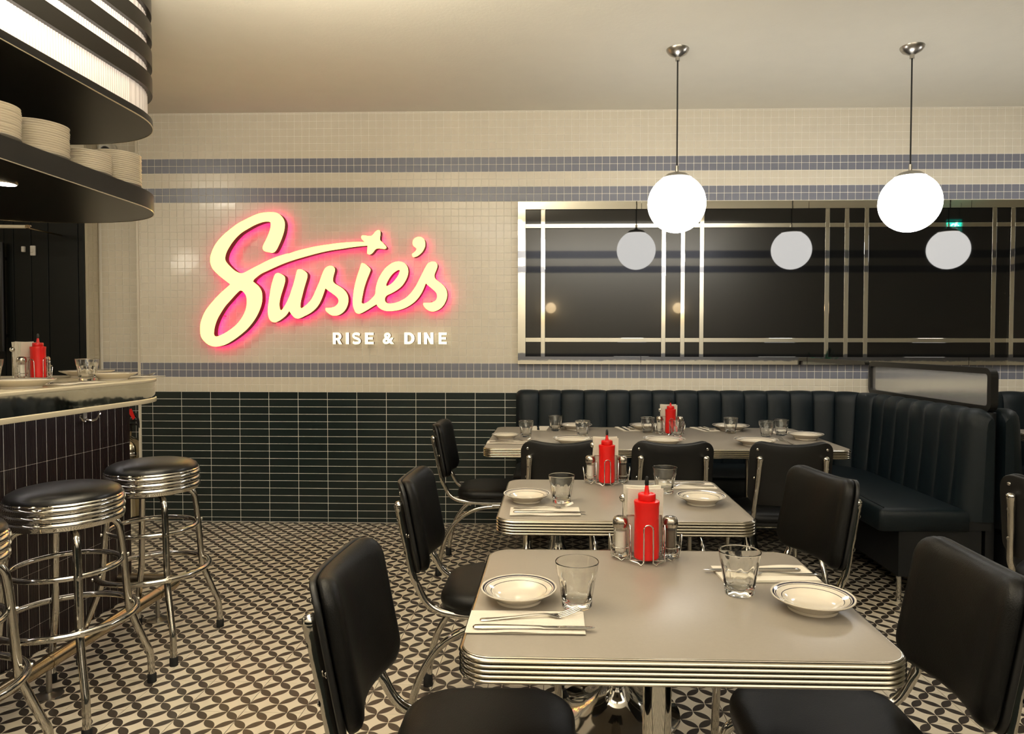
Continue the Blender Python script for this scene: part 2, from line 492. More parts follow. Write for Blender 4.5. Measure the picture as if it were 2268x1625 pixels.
# dark green wainscot tiles
GX, GP, GV, GTOP = X0W + 0.17185, 0.20765, 0.0522, Z0W - 3 * PV
me = chip(GP - 0.0036, GV - 0.0036, 0.0018, 0.0008, ax='y').mesh('green_tile', 'green', recalc=False)
mb = MB()
for r in range(18):
    z1 = GTOP - r * GV; z0 = max(0.002, z1 - GV)
    for k in range(-2, 40):
        x0, x1 = clip(GX + GP * k, GX + GP * (k + 1), -2.916, XR - 0.01)
        if x1 - x0 < 0.01: continue
        if x1 - x0 > GP - 1e-4 and z1 - z0 > GV - 1e-4 and x0 < -0.2:
            link('green_tile', me, WB, ((x0 + x1) / 2, D + 0.0025, (z0 + z1) / 2), (random.uniform(-1, 1) * 0.005, 0, random.uniform(-1, 1) * 0.003))
        elif x0 < 0.6 or x1 > 4.0:
            chip(x1 - x0 - GT, z1 - z0 - GT, 0.0018, 0.0008, mb, ((x0 + x1) / 2, D + 0.0025, (z0 + z1) / 2), 'y', 0.00014)
o = mb.build('cut_green_tiles', 'green', WB, recalc=False); o['kind'] = 'stuff'
# alcove left of the corner, set back 19 cm, and its short side wall
am = {k: chip(PH - GT, PV - GT, 0.0018, 0.0008, ax='y').mesh('alcove_tile', k, recalc=False) for k in ('cream', 'grey')}
ams = {k: chip(PH - GT, PV - GT, 0.0018, 0.0008, ax='x').mesh('alcove_tile', k, recalc=False) for k in ('cream', 'grey')}
gm = chip(0.128, GV - GT, 0.0018, 0.0008, ax='y').mesh('alcove_green_tile', 'green', recalc=False)
for n in range(-3, 35):
    k = 'grey' if n in GREYROWS else 'cream'
    for i in range(7):
        if -2.975 - PH * i - PH / 2 < -3.332: continue
        link(k + '_tile', am[k], WA, (-2.975 - PH * i, 4.934, row_z(n) + PV / 2), (random.uniform(-1, 1) * 0.006, 0, random.uniform(-1, 1) * 0.006))
    for i in range(2):
        link(k + '_tile', ams[k], WK, (-3.340, 4.902 - PH * i, row_z(n) + PV / 2), (0, random.uniform(-1, 1) * 0.006, random.uniform(-1, 1) * 0.006))
for r in range(17):
    for i in range(3):
        link('green_tile', gm, WA, (-3.008 - 0.131 * i, 4.934, GTOP - (r + 0.5) * GV), (random.uniform(-1, 1) * 0.005, 0, 0))
# black-green panels of the kitchen passage
xs = [-4.58, -4.30, -3.92, -3.851, -3.723, -3.598, -3.382, -3.342]
for a, b in zip(xs[:-1], xs[1:]):
    mb = MB(); mb.loft(rrect(b - a - 0.003, 2.42, 0.003, 1, 0, 0), [(0, 0), (0, 0.014), (-0.003, 0.018)], smooth=False)
    mb.move(lambda v: (v.x, -v.z, v.y))
    mb.build('panel', 'panel', WK, ((a + b) / 2, 4.80, 1.213))
o = MB().tube([(-3.91, 4.745, 1.20), (-3.91, 4.745, 1.97)], 0.018, 12).box(-3.915, -3.905, 4.745, 4.79, 1.30, 1.32).box(-3.915, -3.905, 4.745, 4.79, 1.85, 1.87).build('door_edge_bar', 'laminate')  # bar added for the reflection along the glossy door edge
tag(o, 'long black bar in place of a door edge reflection on the dark panel at the left frame edge', 'door handle')
o = MB().loft(rrect(0.036, 0.070, 0.004, 3), [(0, 0), (0, 0.008), (-0.003, 0.011)]).move(lambda v: (v.x, -v.z, v.y)).build('light_switch', 'white_plastic', None, (-3.704, 4.781, 1.915))
MB().box(-0.008, 0.008, -0.014, -0.010, -0.012, 0.012).build('rocker', 'white_plastic', o)
tag(o, 'larger white switch plate high on the black-green panel', 'switch')
o = MB().loft(rrect(0.022, 0.040, 0.003, 3), [(0, 0), (0, 0.012), (-0.002, 0.015)]).move(lambda v: (v.x, -v.z, v.y)).build('door_sensor', 'white_plastic', None, (-3.772, 4.781, 1.925))
tag(o, 'smaller white sensor box left of the switch plate on the dark panel', 'sensor')
mb = MB(); mb.tube([(-4.05, 4.42, 2.030), (-3.47, 4.42, 2.022)], 0.012, 12); mb.tube([(-4.05, 4.47, 2.040), (-3.47, 4.46, 2.034)], 0.006, 8)
t = mb.build('towel_rail', 'counter')
tag(t, 'pale double rail with a ball end under the plate shelf', 'rail')
MB().lathe([(0, -0.016), (0.012, -0.011), (0.016, 0), (0.012, 0.011), (0, 0.016)], seg=14).build('ball_end', 'brass', t, (-3.46, 4.42, 2.022))
MB().tube([(-3.50, 4.42, 2.023), (-3.50, 4.79, 2.023)], 0.006, 8).tube([(-4.0, 4.42, 2.03), (-4.0, 4.79, 2.03)], 0.006, 8).build('bracket', 'brass', t)

# ------------------------------------------------------------------ framed black mirror on the wall
t = thing('wall_mirror', 'wide black glass wall mirror with silver mirrored border and grid strips', 'mirror', (0, D - 0.004, 0))
MB().box(MX0 + 0.01, MX1 - 0.01, -0.012, 0.006, MZ0 + 0.01, MZ1 - 0.01).build('backing', 'seam', t)
VS = [-0.079, 0.746, 0.876, 1.005, 1.850, 1.980, 2.112, 2.962, 3.084, 3.216, 4.10]
HS = [2.0665, 1.286]
BW = 0.052; SWD = 0.028
def facet(x0, x1, z0, z1, y0, y1, c):
    w, h = x1 - x0, z1 - z0
    mb = MB(); mb.loft([(-w / 2, -h / 2), (w / 2, -h / 2), (w / 2, h / 2), (-w / 2, h / 2)], [(0, 0), (0, y1 - y0 - c * 0.4), (-c, y1 - y0)], smooth=False)
    mb.move(lambda v: (v.x, -v.z, v.y)); return mb
def put_facet(name, m, x0, x1, z0, z1, y0, y1, c):
    return facet(x0, x1, z0, z1, y0, y1, c).build(name, m, t, ((x0 + x1) / 2, -y0, (z0 + z1) / 2))
def miter(pts):
    mb = MB(); n = len(pts)
    mb.add([(x, -0.008, z) for x, z in pts] + [(x, -0.030, z) for x, z in pts], [tuple(range(n))[::-1], tuple(range(n, 2 * n))] + [(i, (i + 1) % n, n + (i + 1) % n, n + i) for i in range(n)])
    return mb
a, b, c, d, w = MX0, MX1, MZ0, MZ1, BW
miter([(a, c), (a + w, c + w), (a + w, d - w), (a, d)]).build('border_strip', 'mirror', t)
miter([(b, c), (b, d), (b - w, d - w), (b - w, c + w)]).build('border_strip', 'mirror', t)
js = [a, 0.592, 1.72, 2.80, b]
for i in range(4):
    x0, x1 = js[i] + (0.0015 if i else 0), js[i + 1] - (0.0015 if i < 3 else 0)
    l = 0 if i else w; r = 0 if i < 3 else w
    miter([(x0, d), (x1, d), (x1 - r, d - w), (x0 + l, d - w)]).build('border_strip', 'mirror', t)
    miter([(x0, c), (x0 + l, c + w), (x1 - r, c + w), (x1, c)]).build('border_strip', 'mirror', t)
xe = [a + w] + [v for x in VS for v in (x - SWD / 2, x + SWD / 2)] + [b - w]
ze = [c + w, HS[1] - SWD / 2, HS[1] + SWD / 2, HS[0] - SWD / 2, HS[0] + SWD / 2, d - w]
for i in range(0, len(xe), 2):
    for j in range(0, 6, 2):
        put_facet('pane', 'blackglass', xe[i] + 0.0004, xe[i + 1] - 0.0004, ze[j] + 0.0004, ze[j + 1] - 0.0004, 0.010, 0.018, 0.002)
    for z in HS:
        put_facet('mirror_strip', 'mirror', xe[i] + 0.0004, xe[i + 1] - 0.0004, z - SWD / 2, z + SWD / 2, 0.010, 0.0188, 0.0004)
for x in VS:
    put_facet('mirror_strip', 'mirror', x - SWD / 2, x + SWD / 2, c + w, d - w, 0.010, 0.0192, 0.0004)

# ------------------------------------------------------------------ lit script sign
S_OUT = '-2258,1692 -2298,1724 -2338,1764 -2353,1794 -2359,1827 -2354,1864 -2333,1915 -2302,1961 -2258,2006 -2205,2048 -2159,2080 -2112,2104 -2066,2126 -2020,2144 -1973,2152 -1927,2153 -1897,2149 -1869,2133 -1848,2107 -1839,2077 -1841,2044 -1849,2008 -1865,1965 -1887,1917 -1902,1892 -1914,1881 -1930,1877 -1951,1881 -1976,1887 -1990,1898 -1994,1911 -1988,1933 -1969,1969 -1950,2011 -1939,2047 -1936,2071 -1939,2084 -1949,2089 -1974,2089 -2005,2082 -2051,2064 -2097,2039 -2141,2012 -2181,1975 -2212,1936 -2238,1894 -2250,1864 -2254,1839 -2248,1818 -2226,1791 -2193,1760 -2168,1745 -2147,1739 -2128,1740 -2100,1754 -2054,1778 -2007,1801 -1946,1831 -1884,1854 -1822,1872 -1812,1872 -1763,1888 -1697,1905 -1614,1922 -1532,1934 -1450,1944 -1368,1949 -1289,1949 -1306,1964 -1314,1976 -1314,1986 -1307,1993 -1296,1994 -1247,1989 -1220,2016 -1204,2028 -1194,2029 -1186,2024 -1182,2009 -1186,1964 -1168,1945 -1146,1920 -1142,1909 -1149,1903 -1160,1901 -1208,1904 -1234,1878 -1247,1867 -1257,1864 -1269,1867 -1275,1877 -1273,1896 -1272,1924 -1319,1921 -1385,1913 -1450,1903 -1516,1894 -1582,1881 -1648,1865 -1714,1847 -1763,1833 -1813,1817 -1862,1799 -1908,1779 -1955,1758 -2001,1737 -2033,1715 -2055,1696 -2062,1681 -2039,1663 -2018,1642 -2003,1613 -1999,1576 -2002,1540 -2013,1501 -2035,1452 -2067,1403 -2110,1354 -2160,1312 -2213,1275 -2260,1250 -2306,1238 -2344,1238 -2378,1250 -2408,1275 -2428,1305 -2434,1342 -2432,1388 -2419,1433 -2397,1479 -2365,1522 -2324,1568 -2281,1610 -2250,1637 -2220,1663'
S_HOLE = '-2151,1621 -2163,1613 -2185,1592 -2219,1555 -2257,1513 -2288,1467 -2314,1421 -2331,1372 -2337,1333 -2335,1315 -2324,1306 -2303,1310 -2265,1327 -2228,1350 -2190,1379 -2159,1412 -2134,1449 -2117,1485 -2109,1522 -2108,1561 -2113,1586 -2126,1607 -2139,1618'
US_OUT = '-1899,1738 -1909,1731 -1918,1713 -1929,1679 -1939,1640 -1948,1588 -1956,1537 -1961,1497 -1961,1464 -1956,1436 -1944,1415 -1927,1405 -1908,1404 -1884,1414 -1856,1433 -1831,1456 -1813,1481 -1806,1468 -1791,1449 -1773,1433 -1754,1429 -1736,1433 -1708,1446 -1671,1465 -1637,1491 -1612,1520 -1594,1552 -1577,1594 -1563,1635 -1541,1618 -1511,1597 -1486,1577 -1474,1558 -1474,1540 -1484,1523 -1502,1509 -1524,1503 -1542,1501 -1559,1501 -1563,1497 -1561,1484 -1545,1467 -1524,1453 -1499,1449 -1472,1453 -1444,1470 -1423,1494 -1409,1527 -1405,1561 -1411,1591 -1428,1618 -1452,1639 -1480,1656 -1498,1667 -1509,1682 -1510,1700 -1505,1724 -1498,1748 -1497,1767 -1507,1782 -1525,1788 -1543,1785 -1562,1773 -1574,1755 -1590,1718 -1605,1676 -1624,1634 -1643,1591 -1664,1555 -1692,1525 -1714,1508 -1729,1499 -1735,1505 -1736,1518 -1732,1549 -1722,1588 -1707,1643 -1691,1694 -1686,1718 -1688,1734 -1700,1749 -1721,1761 -1739,1765 -1752,1762 -1759,1752 -1767,1722 -1780,1673 -1796,1625 -1812,1579 -1830,1540 -1849,1509 -1863,1490 -1871,1485 -1877,1494 -1881,1519 -1879,1546 -1870,1585 -1854,1634 -1841,1679 -1840,1700 -1844,1716 -1859,1728 -1878,1737 -1890,1740'
IES_OUT = '-1307,1805 -1317,1799 -1326,1768 -1342,1723 -1357,1670 -1367,1621 -1373,1572 -1375,1538 -1370,1504 -1357,1474 -1341,1463 -1322,1464 -1284,1483 -1246,1506 -1213,1526 -1200,1508 -1177,1491 -1143,1481 -1097,1481 -1051,1489 -1006,1506 -964,1532 -930,1564 -899,1610 -874,1668 -850,1647 -823,1625 -802,1602 -797,1576 -806,1553 -827,1540 -854,1535 -884,1536 -892,1530 -888,1515 -869,1493 -842,1479 -812,1479 -778,1495 -751,1523 -732,1564 -729,1602 -738,1632 -759,1658 -785,1679 -808,1698 -815,1719 -811,1737 -800,1764 -794,1786 -798,1801 -811,1813 -830,1815 -849,1809 -866,1794 -887,1756 -910,1711 -933,1666 -956,1628 -983,1595 -1013,1568 -1051,1547 -1089,1534 -1124,1531 -1146,1538 -1154,1553 -1152,1572 -1139,1587 -1112,1600 -1074,1621 -1039,1649 -1013,1685 -997,1723 -994,1757 -1003,1787 -1024,1807 -1054,1816 -1081,1814 -1111,1802 -1142,1779 -1168,1749 -1191,1712 -1207,1674 -1217,1632 -1221,1595 -1238,1572 -1265,1547 -1288,1534 -1305,1530 -1314,1536 -1313,1553 -1306,1591 -1295,1640 -1277,1693 -1260,1734 -1252,1757 -1256,1770 -1275,1789 -1294,1802'
IES_HOLE = '-1052,1759 -1066,1757 -1092,1740 -1115,1715 -1134,1685 -1145,1659 -1142,1650 -1127,1655 -1100,1674 -1077,1700 -1060,1727 -1052,1749'
APO_OUT = '-923,1983 -943,1976 -959,1961 -963,1943 -959,1924 -944,1911 -936,1903 -940,1892 -951,1879 -965,1869 -967,1858 -961,1847 -948,1846 -925,1856 -898,1880 -881,1910 -877,1937 -883,1963 -900,1978'
RISE = [('R', -1.525, -1.46, 1.254, 1.334), ('I', -1.435, -1.412, 1.254, 1.334), ('S', -1.392, -1.329, 1.254, 1.334), ('E', -1.302, -1.241, 1.254, 1.334), ('&', -1.179, -1.099, 1.255, 1.334), ('D', -1.03, -0.958, 1.255, 1.335), ('I', -0.937, -0.914, 1.255, 1.335), ('N', -0.894, -0.828, 1.255, 1.335), ('E', -0.793, -0.736, 1.255, 1.335), ]
def pts(s): return [tuple(int(q) / 1000 for q in p.split(',')) for p in s.split()]
def smooth_outline(P):
    n = len(P); out = []
    corner = []
    for i in range(n):
        a = Vector(P[i]) - Vector(P[i - 1]); b = Vector(P[(i + 1) % n]) - Vector(P[i])
        corner.append(a.length > 1e-6 and b.length > 1e-6 and a.angle(b) > radians(58))
    for i in range(n):
        p0, p1, p2, p3 = (Vector(P[(i + k) % n]) for k in (-1, 0, 1, 2))
        if corner[i]: p0 = p1 - (p2 - p1) * 0.5
        if corner[(i + 1) % n]: p3 = p2 + (p2 - p1) * 0.5
        for k in range(3):
            q = k / 3
            out.append(0.5 * ((2 * p1) + (p2 - p0) * q + (2 * p0 - 5 * p1 + 4 * p2 - p3) * q * q + (3 * p1 - p0 - 3 * p2 + p3) * q ** 3))
    return out
def curve_mesh(cu, name):
    o = bpy.data.objects.new('tmp', cu); COL.objects.link(o)
    dg = bpy.context.evaluated_depsgraph_get()
    me = bpy.data.meshes.new_from_object(o.evaluated_get(dg))
    bpy.data.objects.remove(o); bpy.data.curves.remove(cu); me.name = name
    return me
def sign_piece(me, parent, loc, face_mat, with_back):
    # mesh lies in its xy plane facing +z: stand it up facing -y and split it into return, face and back light
    me.transform(Matrix.Rotation(pi / 2, 4, 'X'))
    sets = {'side': [], 'face': [], 'back': []}
    for p in me.polygons:
        sets['face' if p.normal.y < -0.7 else ('back' if p.normal.y > 0.7 else 'side')].append(p)
    def sub(polys, name, m, par, l):
        idx = {}; vs = []; fs = []
        for p in polys:
            f = []
            for v in p.vertices:
                if v not in idx: idx[v] = len(vs); vs.append(tuple(me.vertices[v].co))
                f.append(idx[v])
            fs.append(f)
        mb = MB(); mb.add(vs, fs, 0, False)
        return mb.build(name, m, par, l, recalc=False)
    root = sub(sets['side'], 'letter', 'signside', parent, loc)
    sub(sets['face'], 'letter_face', face_mat, root, (0, 0, 0))
    sub(sets['back'], 'back_light', 'signback' if with_back else 'signwhite', root, (0, 0, 0))
    return root
YS = 4.64
sign = thing('wall_sign', 'glowing cream script sign with shooting star and pink halo on tiled wall', 'sign', (0, YS, 0))
for outs in ((S_OUT, S_HOLE), (US_OUT,), (IES_OUT, IES_HOLE), (APO_OUT,)):
    cu = bpy.data.curves.new('c', 'CURVE'); cu.dimensions = '2D'; cu.fill_mode = 'BOTH'; cu.extrude = 0.028
    for s in outs:
        P = smooth_outline(pts(s)); sp = cu.splines.new('POLY'); sp.points.add(len(P) - 1)
        for q, p in zip(sp.points, P): q.co = (p.x, p.y, 0, 1)
        sp.use_cyclic_u = True
    me = curve_mesh(cu, 'letter')
    sign_piece(me, sign, (0, 0.028, 0), 'signface', True)
def arc_pts(cx, cy, rx, ry, a0, a1, n=8):
    return [(cx + rx * cos(radians(a0 + (a1 - a0) * k / n)), cy + ry * sin(radians(a0 + (a1 - a0) * k / n))) for k in range(n + 1)]
def stroke(P, w):
    P = spline([Vector((x, y, 0)) for x, y in P], 5); A = []; B = []
    for i, q in enumerate(P):
        t_ = (P[min(i + 1, len(P) - 1)] - P[max(i - 1, 0)]).normalized(); n_ = Vector((-t_.y, t_.x, 0)) * w
        A.append(tuple((q + n_)[:2])); B.append(tuple((q - n_)[:2]))
    return A + B[::-1]
T_ = 0.27     # stem width over letter width
CAPS = {
    'I': [[(0, 0), (1, 0), (1, 1), (0, 1)]],
    'E': [[(0, 0), (1, 0), (1, .21), (.36, .21), (.36, .40), (.90, .40), (.90, .60), (.36, .60), (.36, .79), (1, .79), (1, 1), (0, 1)]],
    'D': [[(0, 0), (.45, 0)] + arc_pts(.45, .5, .55, .5, -90, 90, 14) + [(0, 1)], [(.33, .21), (.33, .79), (.44, .79)] + arc_pts(.44, .5, .24, .29, 90, -90, 10)],
    'N': [[(0, 0), (.32, 0), (.32, .56), (.68, 0), (1, 0), (1, 1), (.68, 1), (.68, .44), (.32, 1), (0, 1)]],
    'R': [[(0, 0), (.33, 0), (.33, .34), (.43, .34), (.65, 0), (1, 0), (.73, .385)] + arc_pts(.56, .675, .38, .325, -38, 90, 9) + [(0, 1)], [(.33, .54), (.33, .80), (.52, .80)] + arc_pts(.52, .67, .12, .13, 90, -90, 6)],
    'S': [stroke([(.11, .20), (.28, .115), (.52, .10), (.76, .145), (.87, .27), (.77, .41), (.52, .50), (.27, .59), (.15, .72), (.24, .855), (.48, .90), (.70, .88), (.87, .80)], .115)],
}
for ch, x0, x1, z0, z1 in RISE:
    w, h = x1 - x0, z1 - z0
    if ch in CAPS:
        cu = bpy.data.curves.new('c', 'CURVE'); cu.dimensions = '2D'; cu.fill_mode = 'BOTH'; cu.extrude = 0.012
        for P in CAPS[ch]:
            sp = cu.splines.new('POLY'); sp.points.add(len(P) - 1)
            for q, (x, y) in zip(sp.points, P): q.co = (x * w, y * h, 0, 1)
            sp.use_cyclic_u = True
        me = curve_mesh(cu, 'letter')
    else:
        cu = bpy.data.curves.new('c', 'FONT'); cu.body = ch; cu.size = 0.1; cu.offset = 0.0036; cu.extrude = 0.012; cu.fill_mode = 'BOTH'
        me = curve_mesh(cu, 'letter')
        xa = [v.co.x for v in me.vertices]; ya = [v.co.y for v in me.vertices]; ax, ay = min(xa), min(ya)
        sx = w / (max(xa) - ax); sy = h / (max(ya) - ay)
        for v in me.vertices: v.co.x = (v.co.x - ax) * sx; v.co.y = (v.co.y - ay) * sy
    sign_piece(me, sign, (x0, 0.045, z0), 'signwhite', False)
mb = MB()
for x, z in ((-2.25, 1.95), (-2.30, 1.45), (-1.95, 1.40), (-1.80, 1.60), (-1.60, 1.62), (-1.35, 1.55), (-1.15, 1.55), (-0.85, 1.55), (-1.235, 1.95), (-0.93, 1.89)):
    mb.tube([(x, 0.05, z), (x, 0.1, z)], 0.004, 6)
mb.build('stand_off', 'brushed', sign)

# ------------------------------------------------------------------ pendant globes
def pendant():
    r = thing('pendant_lamp', None, 'pendant lamp')
    MB().lathe([(0.062, 0), (0.060, -0.008), (0.048, -0.024), (0.026, -0.036), (0.012, -0.042), (0.012, -0.062), (0.0, -0.062)], seg=28).build('canopy', 'brushed', r)
    MB().tube([(0, 0, -0.058), (0, 0, -0.640)], 0.0042, 8).build('cord', 'cord', r)
    g = CEIL - 2.025
    MB().lathe([(0.0, -g + 0.206), (0.009, -g + 0.206), (0.009, -g + 0.174), (0.02, -g + 0.170), (0.055, -g + 0.160), (0.083, -g + 0.138), (0.080, -g + 0.136), (0.0, -g + 0.15)], seg=28).build('holder', 'brushed', r)
    R = 0.1575; prof = [(R * sin(pi * k / 24), -g - R * cos(pi * k / 24)) for k in range(21)] + [(0.075, -g + 0.1365)]
    MB().lathe(prof, seg=40).build('globe', 'globe', r)
    return r
K = Kind(pendant())
K.put((0.668, 3.79, CEIL), 0, 'opal globe pendant lamp hanging nearest the lit sign')
K.put((1.925, 3.79, CEIL), 0, 'opal globe pendant lamp hanging over the right end of the corner booth')
K.put((3.18, 3.79, CEIL), 0, 'opal globe pendant lamp seen only as rightmost big globe in black mirror')
def sconce():
    r = thing('wall_lamp', None, 'wall lamp')
    MB().lathe([(0, 0), (0.05, 0), (0.05, 0.012), (0.03, 0.02), (0.03, 0.04), (0, 0.04)], seg=20).move(lambda v: (v.x, v.z, v.y)).build('base', 'brushed', r)
    MB().lathe([(0.072 * sin(pi * k / 14), -0.072 * cos(pi * k / 14)) for k in range(15)], seg=24).build('globe', 'sconce', r, (0, 0.10, 0))
    return r
K = Kind(sconce())
K.put((-0.05, YF, 1.757), 0, 'small round wall lamp mirrored at left edge of the black glass')
K.put((1.70, YF, 1.757), 0, 'small round wall lamp mirrored beside the middle strips of black glass')
K.put((-1.80, YF, 1.757), 0, 'small round wall lamp behind the camera on the bar side')
t = thing('exit_sign', 'small glowing green exit sign mirrored in the top strip of wall mirror', 'exit sign', (4.53, 1.5, 2.60))
MB().box(-0.075, 0.075, -0.02, 0.02, -0.075, 0.075).build('case', 'exit', t)
MB().tube([(-0.06, 0, 0.075), (-0.06, 0, 0.259)], 0.006, 6).tube([(0.06, 0, 0.075), (0.06, 0, 0.259)], 0.006, 6).build('hanger', 'brushed', t)
for s in (-1, 1):
    mb = MB()
    mb.lathe([(0, 0), (0.012, 0.0), (0.012, 0.004), (0, 0.004)], (0.02, 0.045, 0), 10)
    mb.tube([(0.012, 0.026, 0.001), (-0.006, -0.008, 0.001), (0.02, -0.03, 0.001), (0.008, -0.06, 0.001)], 0.009, 6)
    mb.tube([(-0.006, -0.008, 0.001), (-0.04, -0.035, 0.001), (-0.06, -0.03, 0.001)], 0.008, 6)
    mb.tube([(0.012, 0.02, 0.001), (0.045, 0.0, 0.001)], 0.006, 6).tube([(0.01, 0.02, 0.001), (-0.03, 0.02, 0.001), (-0.045, 0.0, 0.001)], 0.006, 6)
    mb.move(lambda v: (v.x, s * (0.0195 + v.z), v.y)); mb.build('running_figure', 'exitwhite', t)

# ------------------------------------------------------------------ bar: canopy, plate shelf, counter
BXC, BRX, BRY, BY1, BY0 = -2.36, 0.55, 0.46, 2.92, 0.15
def bar_outline(inset=0.0, seg=44, ripple=0.0, step=None):
    P = []; rx, ry = BRX - inset, BRY - inset
    if step:
        n = int((BY1 - BY0) / step)
        P += [(BXC + rx, BY0 + (BY1 - BY0) * i / n) for i in range(n)]
    else: P.append((BXC + rx, BY0))
    for k in range(seg + 1):
        a = pi * k / seg; c, s = cos(a), sin(a)
        P.append((BXC + rx * (abs(c) ** 0.88) * (1 if c >= 0 else -1), BY1 + ry * (abs(s) ** 0.88)))
    P.append((BXC - rx, BY0))
    if ripple:
        P = [(x + (ripple if i % 2 else 0) * (1 if x > BXC else -1), y) for i, (x, y) in enumerate(P)]
    return P
t = thing('bar_canopy', 'black and white banded canopy with rounded end above the bar', 'canopy', (0, 0, 0))
OUT = bar_outline()
MB().loft(OUT, [(-0.002, 2.250), (0, 2.253), (0, 2.282), (-0.002, 2.284)], smooth=True).build('bottom_slab', 'laminate', t)
MB().loft(OUT, [(-0.002, 2.2485), (0.0012, 2.2485), (0.0012, 2.2525), (-0.002, 2.2525)], caps=False).build('edge_trim', 'steel_trim', t)
for z0, z1 in ((2.400, 2.475), (2.520, 2.595), (2.640, 2.715), (2.760, 2.835)):
    MB().loft(OUT, [(-0.03, z0), (-0.001, z0), (0, z0 + 0.001), (0, z1 - 0.001), (-0.001, z1), (-0.03, z1)]).build('black_band', 'laminate', t)
IN = bar_outline(0.022, 90, 0.0022, 0.007)
for z0, z1 in ((2.284, 2.400), (2.475, 2.520), (2.595, 2.640), (2.715, 2.760), (2.835, 2.8598)):
    MB().loft(IN, [(0, z0), (0, z1)], smooth=False).build('white_panel', 'opal_panel', t)

t = thing('plate_shelf', 'black overhead shelf with rounded end holding plate stacks above the bar', 'shelf', (0, 0, 0))
MB().loft(OUT, [(-0.002, 1.860), (0, 1.862), (0, 1.938), (-0.002, 1.940)]).build('shelf_board', 'laminate', t)
MB().loft(OUT, [(-0.002, 1.8585), (0.0012, 1.8585), (0.0012, 1.862), (-0.002, 1.862)], caps=False).build('edge_trim', 'steel_trim', t)
for y in (0.55, 1.35):
    MB().tube([(BXC, y, 1.0955), (BXC, y, 1.8598)], 0.03, 14).build('post', 'brushed', t)
    MB().tube([(BXC, y, 1.9405), (BXC, y, 2.2498)], 0.03, 14).build('post', 'brushed', t)
for y in (1.15, 1.85, 2.53):
    o = MB().lathe([(0, 0), (0.040, 0), (0.044, 0.003), (0.044, 0.006), (0, 0.006)], seg=20, mats=[0, 1, 1, 1]).build('puck_light', ['puck', 'brushed'], t, (-2.07, y, 1.8538))

t = thing('bar_counter', 'cream topped bar counter with dark polished edge and plum tiled front', 'counter', (0, 0, 0))
MB().loft(OUT, [(-0.004, 1.0805), (0, 1.0815), (0.001, 1.084), (0.001, 1.092), (-0.002, 1.095)]).build('counter_top', 'counter', t)
MB().loft(OUT, [(-0.0040, 1.009), (-0.0052, 1.0805)]).build('edge_band', 'band', t)
MB().loft(OUT, [(-0.004, 0.988), (0, 0.989), (0.001, 0.992), (0.001, 1.006), (-0.003, 1.009)]).build('lower_trim', 'counter', t)
MB().box(-2.62, -2.108, BY0 + 0.05, 3.315, 0.0, 0.988).build('base', 'seam', t)
def fluted(w, h):
    mb = MB(); n = 10; vs = []
    for z in (-h / 2, h / 2):
        vs.append((0, -w / 2, z))
        for i in range(n + 1): vs.append((0.006 + (0.0016 if i % 2 else 0), -w / 2 + w * i / n, z))
        vs.append((0, w / 2, z))
    k = n + 3
    mb.add(vs, [(i, i + 1, k + i + 1, k + i) for i in range(k - 1)] + [tuple(range(k))[::-1], tuple(range(k, 2 * k))])
    return mb
fm = fluted(0.0523, 0.2175).mesh('plum_tile', 'plum'); fm2 = fluted(0.0523, 0.108).mesh('plum_tile', 'plum')
for i in range(45):
    y = 3.321 - 0.0278 - 0.0555 * i
    if y < 1.0: break
    for j in range(5):
        if j < 4: link('plum_tile', fm, t, (-2.107, y, 0.879 - 0.2195 * j))
        else: link('plum_tile', fm2, t, (-2.107, y, 0.0555))
o = MB().box(-2.1075, -2.1022, BY0 + 0.06, 3.321, 0.002, 0.987).build('tile_grout', 'grout', t)
for i in range(9): link('plum_tile', fm, t, (-2.135 - 0.0555 * i, 3.316, 0.879), (0, 0, pi / 2))

t = thing('foot_rail', 'brassy tube foot rail running along the bar front', 'rail', (0, 0, 0))
el = [(-1.80 - 0.07 * (1 - cos(a)), 3.15 + 0.07 * sin(a), 0.12) for a in [pi / 2 * k / 6 for k in range(7)]]
MB().tube([(-1.80, 0.3, 0.12), (-1.80, 1.7, 0.12)] + el + [(-2.098, 3.22, 0.12)], 0.026, 18).build('tube', 'brass', t)
for y in (1.02, 1.69, 2.36, 3.03):
    mb = MB(); mb.lathe([(0, 0), (0.046, 0), (0.046, 0.004), (0.02, 0.007), (0.009, 0.012), (0.009, 0.1), (0, 0.1)], seg=20)
    mb.build('floor_post', 'brushed', t, (-1.80, y, 0))
    MB().tube([(-1.80, y - 0.006, 0.12), (-1.80, y + 0.006, 0.12)], 0.0275, 18).build('clamp_ring', 'brass', t)

